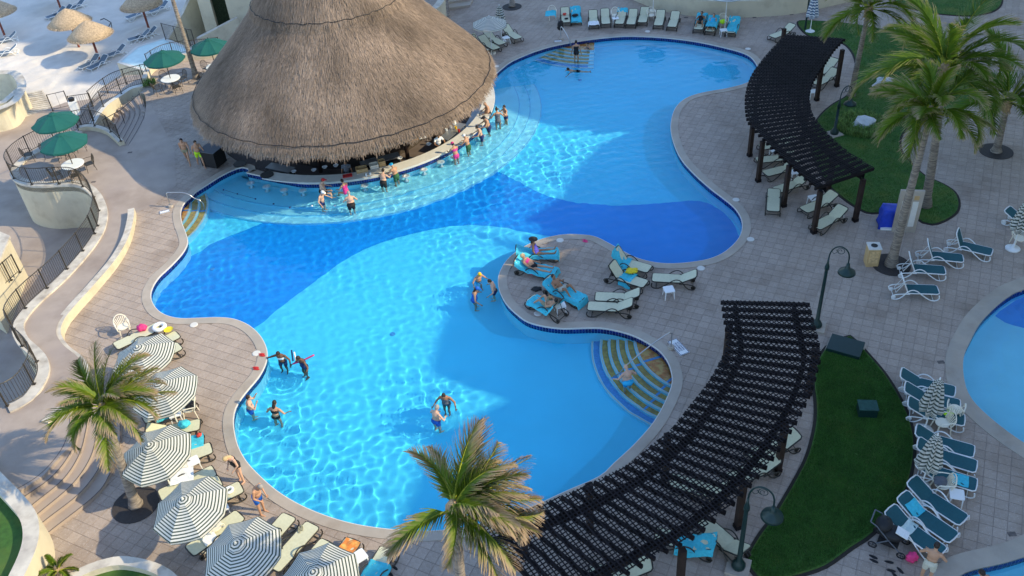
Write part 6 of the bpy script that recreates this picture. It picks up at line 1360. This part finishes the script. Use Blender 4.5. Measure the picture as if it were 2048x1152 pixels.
# in the pool
FZ = -1.3
person('child with yellow cap holding hands in water at the peninsula', (959,549), FZ + .1, (985,570), 'wade', 'skin_tan', None, [('shorts', 'c_cyan')], hat=('c_yellow', 'none'), group=gpz, sc=.9)
person('dark haired bather in navy shorts nearest the peninsula edge', (979,563), FZ + .1, (950,565), 'wade', 'skin_pale', 'hair', [('shorts', 'c_navy')], group=gpz, sc=.95)
person('long haired bather with blue cap in front of the pair', (954,578), FZ + .1, (985,575), 'wade', 'skin_tan', 'hair', [('suit', 'c_blue')], hat=('c_blue', 'cap'), longhair=True, group=gpz)
person('dark skinned bather holding the pool edge with one arm', (556,708), FZ + .05, (530,760), 'wade', 'skin_dark', 'hair', [('shorts', 'c_navy'), ('top', 'c_white')], group=gpz, armsR=((75, 75), (90, 60)))
person('dark skinned bather leaning on foam noodles', (596,717), FZ + .05, (560,740), 'wade', 'skin_dark', 'hair', [('suit', 'c_navy')], group=gpz)
person('man in blue and white shorts raising his hands by the left wall', (497,795), FZ + .05, (560,780), 'photo', 'skin_pale', 'hair', [('shorts', 'c_blue')], group=gpz, fat=.1)
person('long haired bather facing away in the caustic light', (549,806), FZ - .0, (575,760), 'wade', 'skin_tan', 'hair', [('briefs', 'c_black'), ('top', 'c_black')], longhair=True, group=gpz)
person('woman with dark topknot stretching her arms over the water', (887,792), FZ + .05, (870,840), 'wade', 'skin_brown', 'hair', [('suit', 'c_grey')], bun=True, group=gpz)
person('pale man in blue shorts seen from behind in the pool', (874,815), FZ + .05, (905,790), 'back', 'skin_pale', 'greyhair', [('shorts', 'c_blue')], fat=.25, group=gpz)
person('bald heavy man in blue trunks holding the steel rail on the steps', (1252,734), -1.06, (1215,680), 'wade', 'skin_pale', None, [('shorts', 'c_cyan')], fat=.45, group=gpz)
person('swimmer low in the dark blue-shaded water at the far side', (1136,139), -.95, (1090,142), 'swim', 'skin_tan', 'hair', [('briefs', 'c_black')], group=gpz)
person('woman in black swimsuit walking down the far pool steps', (1152,84), -.55, (1148,40), 'stand', 'skin_tan', 'hair', [('suit', 'c_black')], group=gpz)
person('bather sitting in the water at the right of the far pool steps', (1175,88), -1.0, (1130,100), 'sit', 'skin_tan', 'hair', [('suit', 'c_grey')], group=gpz, sc=.95)
person('bather with red cap at the bottom edge of the right-hand pool', (1964,1146), -.95, (1900,1100), 'wade', 'skin_tan', 'hair', [('suit', 'c_red')], group=gpz)
# on the deck
person('barefoot person walking beside the man in lime shorts', (362,281), 0, (352,340), 'walk', 'skin_tan', 'hair', [('briefs', 'c_khaki')], sc=1.0)
person('man in lime and black swim shorts walking towards the bar', (390,285), 0, (440,340), 'walk', 'skin_tan', 'hair', [('shorts', 'c_lime')], sc=1.02)
person('blonde woman in black swimsuit looking down beside the loungers', (451,918), 0, (430,935), 'look', 'skin_pale', 'blond', [('suit', 'c_black')], sc=.98, longhair=True)
person('bald tanned man in bright blue shorts at the pool edge', (520,974), 0, (560,985), 'look', 'skin_tan', 'greyhair', [('shorts', 'c_blue')], fat=.1)
person('bare-backed man in pale shorts standing beside the teal loungers', (1874,1091), 0, (1890,1040), 'back', 'skin_tan', 'hair', [('shorts', 'c_floral')], sc=1.04)
# on loungers
def on_lounger(label, foot, head, f, pose, sk, hair, cl, **kw):
    a = at(*foot, .3); h = at(*head, .3); d = (h - a).normalized(); hipp = a + d * f; rz = atan2(-d.y, -d.x); zf = .43
    t_ = person(label, (1024, 576), zf, (1030, 560), pose, sk, hair, cl, **kw); t_.location = (hipp.x, hipp.y, zf); t_.rotation_euler = (0, 0, rz); return t_
on_lounger('woman in black hat and violet swimsuit sitting up on the lounger nearest the pool', (1116,505), (1035,510), 1.0, 'sunup', 'skin_brown', 'hair', [('suit', 'c_violet')], hat=('c_black', 'wide'), longhair=True)
on_lounger('woman in pink bikini lying on her back with turquoise towel', (1112,545), (1032,530), 1.05, 'sun', 'skin_tan', 'blond', [('top', 'c_pink'), ('briefs', 'c_black')])
on_lounger('dark tanned man in floral shorts lying with one knee up', (1165,600), (1092,568), 1.08, 'knees', 'skin_brown', 'hair', [('shorts', 'c_floral')])
on_lounger('person in khaki shorts lying with both knees up at the tip of the peninsula', (1060,596), (1112,622), 1.0, 'knees', 'skin_tan', 'hair', [('shorts', 'c_khaki')])
on_lounger('sunbather with bent brown legs in the far row', (1396,60), (1410,24), 1.0, 'knees', 'skin_brown', 'hair', [('suit', 'c_black')])
on_lounger('person wrapped in a turquoise towel in the far row', (1419,64), (1433,32), 1.0, 'sun', 'skin_tan', 'hair', [('suit', 'c_cyan')])

# ================================================================== TOWELS AND SMALL THINGS
def towel(label, foot, head, s0, s1, col='towel', wd=.66, side=.18, tilt=.5, lift=.0, sh=0, seed=0, cat='towel'):
    a = at(*foot, .3); h = at(*head, .3); d = h - a; rz = atan2(d.y, d.x); n, m_ = 26, 14; V = []; F = []; r_ = np.random.RandomState(seed + 5)
    W_ = wd / 2 + side; p1, p2 = r_.rand(2) * 6
    for i in range(n + 1):
        s = s0 + (s1 - s0) * i / n
        if s < 0: x, z = -.02 + s * .15, .37 + s * .9
        elif s < 1.22: x, z = s, .375
        else: x, z = 1.22 + cos(tilt) * (s - 1.22), .375 + sin(tilt) * (s - 1.22)
        for j in range(m_ + 1):
            y = -W_ + 2 * W_ * j / m_ + .03 * sin(s * 5 + p1); ov = max(0, abs(y) - .33); yy = y if ov == 0 else (1 if y > 0 else -1) * (.33 + ov * .3)
            zz = z - ov * .85 + .014 * sin(s * 14 + y * 9 + p2) + .010 * sin(y * 23 + s * 3) + lift; V.append((x + .02 * sin(y * 6 + p2), yy + sh, max(.02, zz)))
    F = [(i * (m_ + 1) + j, i * (m_ + 1) + j + 1, (i + 1) * (m_ + 1) + j + 1, (i + 1) * (m_ + 1) + j) for i in range(n) for j in range(m_)]
    me = bpy.data.meshes.new('towel'); me.from_pydata(V, [], F); me.materials.append(M[col]); me.polygons.foreach_set('use_smooth', [True] * len(F)); me.update()
    o_ = link('towel', me, None, (a.x, a.y, 0), rz); tag(o_, label, cat); return o_
towel('turquoise towel covering the whole lounger under the woman in the black hat', (1116,505), (1035,510), -.25, 1.95)
towel('turquoise towel under the woman in the pink bikini', (1112,545), (1032,530), -.35, 1.9, seed=1)
towel('turquoise towel hanging off the foot of the dark tanned man\'s lounger', (1165,600), (1092,568), -.4, 1.9, seed=2)
towel('turquoise towel under the person with both knees up', (1060,596), (1112,622), .1, 1.85, tilt=.95, seed=3)
towel('turquoise towel thrown over the raised back of a pool-edge lounger', (1300,540), (1230,520), .95, 2.0, tilt=.95, side=.25, seed=4)
towel('turquoise towel bunched on the lounger with the yellow float', (1292,570), (1222,548), .62, 1.2, tilt=.95, side=.35, sh=-.12, seed=5)
towel('turquoise towel covering the lounger beside the second far beige one', (1153,44), (1149,8), -.1, 1.95, seed=6)
towel('pale blue towel on the foot of a far lounger', (1188,52), (1184,14), .0, .7, col='c_white', seed=7)
towel('turquoise cloth over the head of a far lounger', (1238,49), (1251,11), 1.6, 1.97, seed=8)
towel('turquoise towel wrapped over the person in the far row', (1419,64), (1433,32), .25, 1.7, lift=.20, seed=9)
towel('turquoise towel on the lounger at the right end of the far group', (1460,67), (1476,29), .15, 1.97, seed=10)
towel('turquoise towel under the sunbather with bent legs', (1396,60), (1410,24), .9, 1.97, seed=11)
towel('yellowish cloth draped on the lounger left of the cream umbrella', (972,104), (934,84), 1.1, 2.0, col='bsling', tilt=.95, seed=12)
towel('long turquoise towel on the lower half of the bottom-edge lounger', (778,1098), (728,1180), .55, 1.9, tilt=.03, seed=13)
towel('orange towel on the foot of a lounger near the bottom edge', (708,1080), (650,1165), .05, .5, col='orange', tilt=.03, wd=.45, side=.05, seed=14)
towel('turquoise towel on the lounger with the red beach toy', (408,880), (325,905), .0, .8, tilt=.03, side=.1, seed=15)
towel('turquoise towel on a lounger glimpsed behind a pergola post', (1310,1070), (1396,1090), .7, 1.97, side=.3, seed=16)
towel('white towel draped on the plastic chair near the third umbrella', (402,950), (356,960), .2, 1.0, col='c_white', side=.05, lift=.12, tilt=.1, seed=17)
towel('turquoise towel folded over the teal lounger back', (1908,1078), (1812,1012), 1.15, 1.65, wd=.5, side=.0, tilt=.45, seed=18)
towel('pale towel on the teal lounger by the stroller', (1884,1108), (1788,1040), 1.0, 1.35, col='towelp', wd=.5, side=.1, tilt=.45, seed=19)
towel('turquoise folded towel on the teal lounger beside the white table', (1953,972), (1855,942), .25, .75, wd=.5, side=.0, seed=20)
towel('turquoise towel over the plastic chair at the left of the far row', (1100,52), (1107,10), .45, 1.3, lift=.45, side=.15, tilt=1.2, seed=21)
towel('blue towel on the umbrella shaded table corner of the upper left lounger', (388,795), (312,830), 1.0, 1.6, tilt=.03, seed=22)
def lump(name, label, cat, px_, py_, z, r, col, seed=0):
    bm = bmesh.new(); bmesh.ops.create_icosphere(bm, subdivisions=3, radius=1); k = seed * 1.7
    for v in bm.verts:
        d = v.co.normalized(); f = 1 + .18 * sin(d.x * 5 + k) * cos(d.y * 4 + k) + .12 * sin(d.z * 8 + d.x * 7 + k) + .06 * sin(d.y * 15 + k); v.co = Vector((d.x * f * r[0], d.y * f * r[1], max(-r[2] * .8, d.z * f * r[2]) + r[2] * .8))
    me = bpy.data.meshes.new(name); bm.to_mesh(me); bm.free(); me.materials.append(M[col]); me.polygons.foreach_set('use_smooth', [True] * len(me.polygons)); o_ = link(name, me, None, at(px_, py_, z)); tag(o_, label, cat); return o_
lump('crumpled_towel', 'crumpled turquoise towel on the lounger above the third umbrella', 'towel', 370, 852, .37, (.22, .18, .13), 'towel', 1)
lump('beach_bag', 'rose-coloured bag on the lounger beside the cream chair', 'bag', 286, 660, .37, (.2, .16, .16), 'pink', 2)
lump('dark_bag', 'black bag lying on the cream chair by the second umbrella', 'bag', 382, 814, .44, (.22, .2, .12), 'black', 3)
lump('beach_toy', 'red beach toy at the end of the turquoise towel', 'toy', 399, 872, .40, (.09, .09, .07), 'red', 4)
lump('red_bag', 'crimson bag under the lounger of the woman in the pink bikini', 'bag', 1066, 547, 0, (.22, .12, .12), 'pink', 5)
lump('yellow_float', 'bunched yellow float on the peninsula lounger', 'float', 1264, 545, .38, (.26, .16, .12), 'yellow', 6)
lump('pink_bag', 'bright pink bag on the paving beside the stroller', 'bag', 1823, 1120, 0, (.17, .15, .17), 'pink', 7)
lump('grey_clothes', 'bundle of grey clothes on the white chair by the lower folded umbrella', 'clothes', 1880, 966, .43, (.2, .2, .1), 'c_grey', 8)
lump('beach_bag', 'green and yellow bag on the far white table', 'bag', 1446, 47, .44, (.2, .17, .16), 'c_lime', 9)
lump('dark_clothes', 'dark clothes hanging on the far pool handrail', 'clothes', 1121, 60, .45, (.2, .16, .35), 'black', 10)
lump('dark_bag', 'dark items on the towel-covered far lounger', 'bag', 1151, 32, .42, (.22, .16, .08), 'black', 11)
lump('dark_bag', 'dark folded cloth on lounger right of the fifth umbrella', 'clothes', 551, 1064, .36, (.2, .13, .06), 'black', 12)
lump('black_pouch', 'small black pouch on the paving by the dark tanned man', 'pouch', 1074, 579, 0, (.22, .16, .05), 'black', 13)
lump('sun_hat', 'dark red cap lying on a far beige lounger', 'cap', 1129, 30, .38, (.12, .12, .08), 'red', 14)
lump('small_items', 'dark small things on the far beige lounger below the red cap', 'clothes', 1133, 38, .37, (.13, .1, .05), 'black', 15)
lump('brown_bag', 'brown straw bag tucked by a peninsula sunbather\'s knees', 'bag', 1101, 598, .4, (.12, .1, .08), 'wood', 16)
def ring(label, px_, py_, z, R_, r_, col):
    b_ = MB(); b_.tube([(cos(a) * R_, sin(a) * R_, r_) for a in [i * pi / 14 for i in range(28)]], r_, 10, closed=True); o_ = link('swim_ring', b_.mesh('swim_ring', M[col], True), None, at(px_, py_, z)); tag(o_, label, 'swim ring')
ring('white swim ring on the uppermost lounger of the umbrella row', 320, 657, .37, .22, .085, 'white'); ring('small white ring on the lounger next to the standing woman', 459, 982, .37, .12, .05, 'white')
b_ = MB(); b_.lathe([(.0, .0), (.1, .0), (.2, .09), (.14, .06), (0, .05)], n=10); o_ = link('ring_float_tip', b_.mesh('ring_float_tip', M['yellow']), None, at(338, 662, .42)); tag(o_, 'yellow toy piece beside the white swim ring', 'toy')
def noodle(label, P_, col):
    b_ = MB(); b_.tube(spline(P_, False, .1), .034, 8); o_ = link('foam_noodle', b_.mesh('foam_noodle', M[col], True)); tag(o_, label, 'foam noodle'); wet(o_)
noodle('pink foam noodle sticking out to the right under the leaning bather', [at(585,728,-.15), at(603,722,-.12), at(628,710,.1)], 'pink'); noodle('white foam noodle standing up beside the leaning bather', [at(592,722,-.2), at(588,704,.15)], 'c_white'); noodle('navy foam noodle standing up left of the white one', [at(586,722,-.2), at(583,700,.2)], 'c_navy')
def shoes(label, px_, py_, rz, z=0, col='black', gap=.13):
    t_ = thing('flip_flops', label, 'flip-flops', at(px_, py_, z), rz)
    for s_ in (-1, 1):
        b_ = MB(); P_ = [(cos(a) * .045 * (1 + .18 * cos(a + 1.57)), sin(a) * .135) for a in [i * pi / 8 for i in range(16)]]; b_.prism([(x + s_ * gap / 2, y + s_ * .03) for x, y in P_], 0, .02); b_.tube([(s_ * gap / 2 - .035, s_ * .03 - .02, .02), (s_ * gap / 2, s_ * .03 + .06, .045), (s_ * gap / 2 + .035, s_ * .03 - .02, .02)], .008, 4); link('sandal', b_.mesh('sandal', M[col]), t_)
shoes('black flip-flops left of the other pairs below the stroller', 1747, 1118, .9); shoes('black flip-flops splayed apart right of the first pair', 1780, 1133, 1.2, gap=.3); shoes('black flip-flops nearest the bottom edge below the stroller', 1795, 1146, .4, gap=.26)
shoes('black sandals on paving right of the bottom-edge lounger', 785, 1142, .8, gap=.25); shoes('olive sandals lying on a beige lounger', 601, 1058, .2, .36, 'c_khaki', .09); shoes('red-brown sandals on the coping by the upper left swimmer', 524, 710, 1.4, .03, 'c_red', .1); shoes('red-brown sandals on the coping above the man in blue shorts in the water', 512, 737, 1.4, .03, 'c_red', .1)
shoes('sandals on the paving below the pink bikini woman', 1170, 482, 1.2, .0, 'pink', .12)
b_ = MB(); b_.prism([(-.15, -.1), (.15, -.1), (.15, .1), (-.15, .1)], 0, .012); o_ = link('booklet', b_.mesh('booklet', M['c_lime']), None, at(1897, 828, .44), .5); tag(o_, 'yellow-green booklet on the white chair among teal loungers', 'booklet')
# stroller
t_ = thing('stroller', 'black pushchair with a white cloth parked beside the teal loungers', 'stroller', at(1775,1090), radians(-35))
bm = MB(); bm.ball((0, 0, .62), (.42, .30, .20), 14, 9); link('seat', bm.mesh('seat', M['black'], True), t_)
bm = MB(); bm.ball((-.26, 0, .88), (.26, .30, .22), 14, 9); link('hood', bm.mesh('hood', M['black'], True), t_)
bm = MB(); bm.box((.30, 0, .80), (.38, .30, .03), ry=.3); link('cloth', bm.mesh('cloth', M['c_white']), t_)
bm = MB()
for s_ in (-1, 1): bm.tube([(.45, s_ * .26, .12), (0, s_ * .28, .55), (-.42, s_ * .28, .98), (-.62, s_ * .26, 1.05)], .02, 5); bm.tube([(-.40, s_ * .28, .12), (0, s_ * .28, .55)], .02, 5)
bm.tube([(-.62, -.26, 1.05), (-.62, .26, 1.05)], .022, 6); link('frame', bm.mesh('frame', M['c_grey']), t_)
for sx in (-.40, .45):
    for s_ in (-1, 1): bm = MB(); bm.tube([(sx + .12 * cos(a), s_ * .30, .12 + .12 * sin(a)) for a in [i * pi / 8 for i in range(16)]], .022, 6, closed=True); bm.tube([(sx - .12, s_ * .3, .12), (sx + .12, s_ * .3, .12)], .01, 4); bm.tube([(sx, s_ * .3, 0), (sx, s_ * .3, .24)], .01, 4); link('wheel', bm.mesh('wheel', M['black']), t_)
bm = MB(); bm.box((0, 0, .28), (.6, .42, .18)); link('basket', bm.mesh('basket', M['black']), t_)
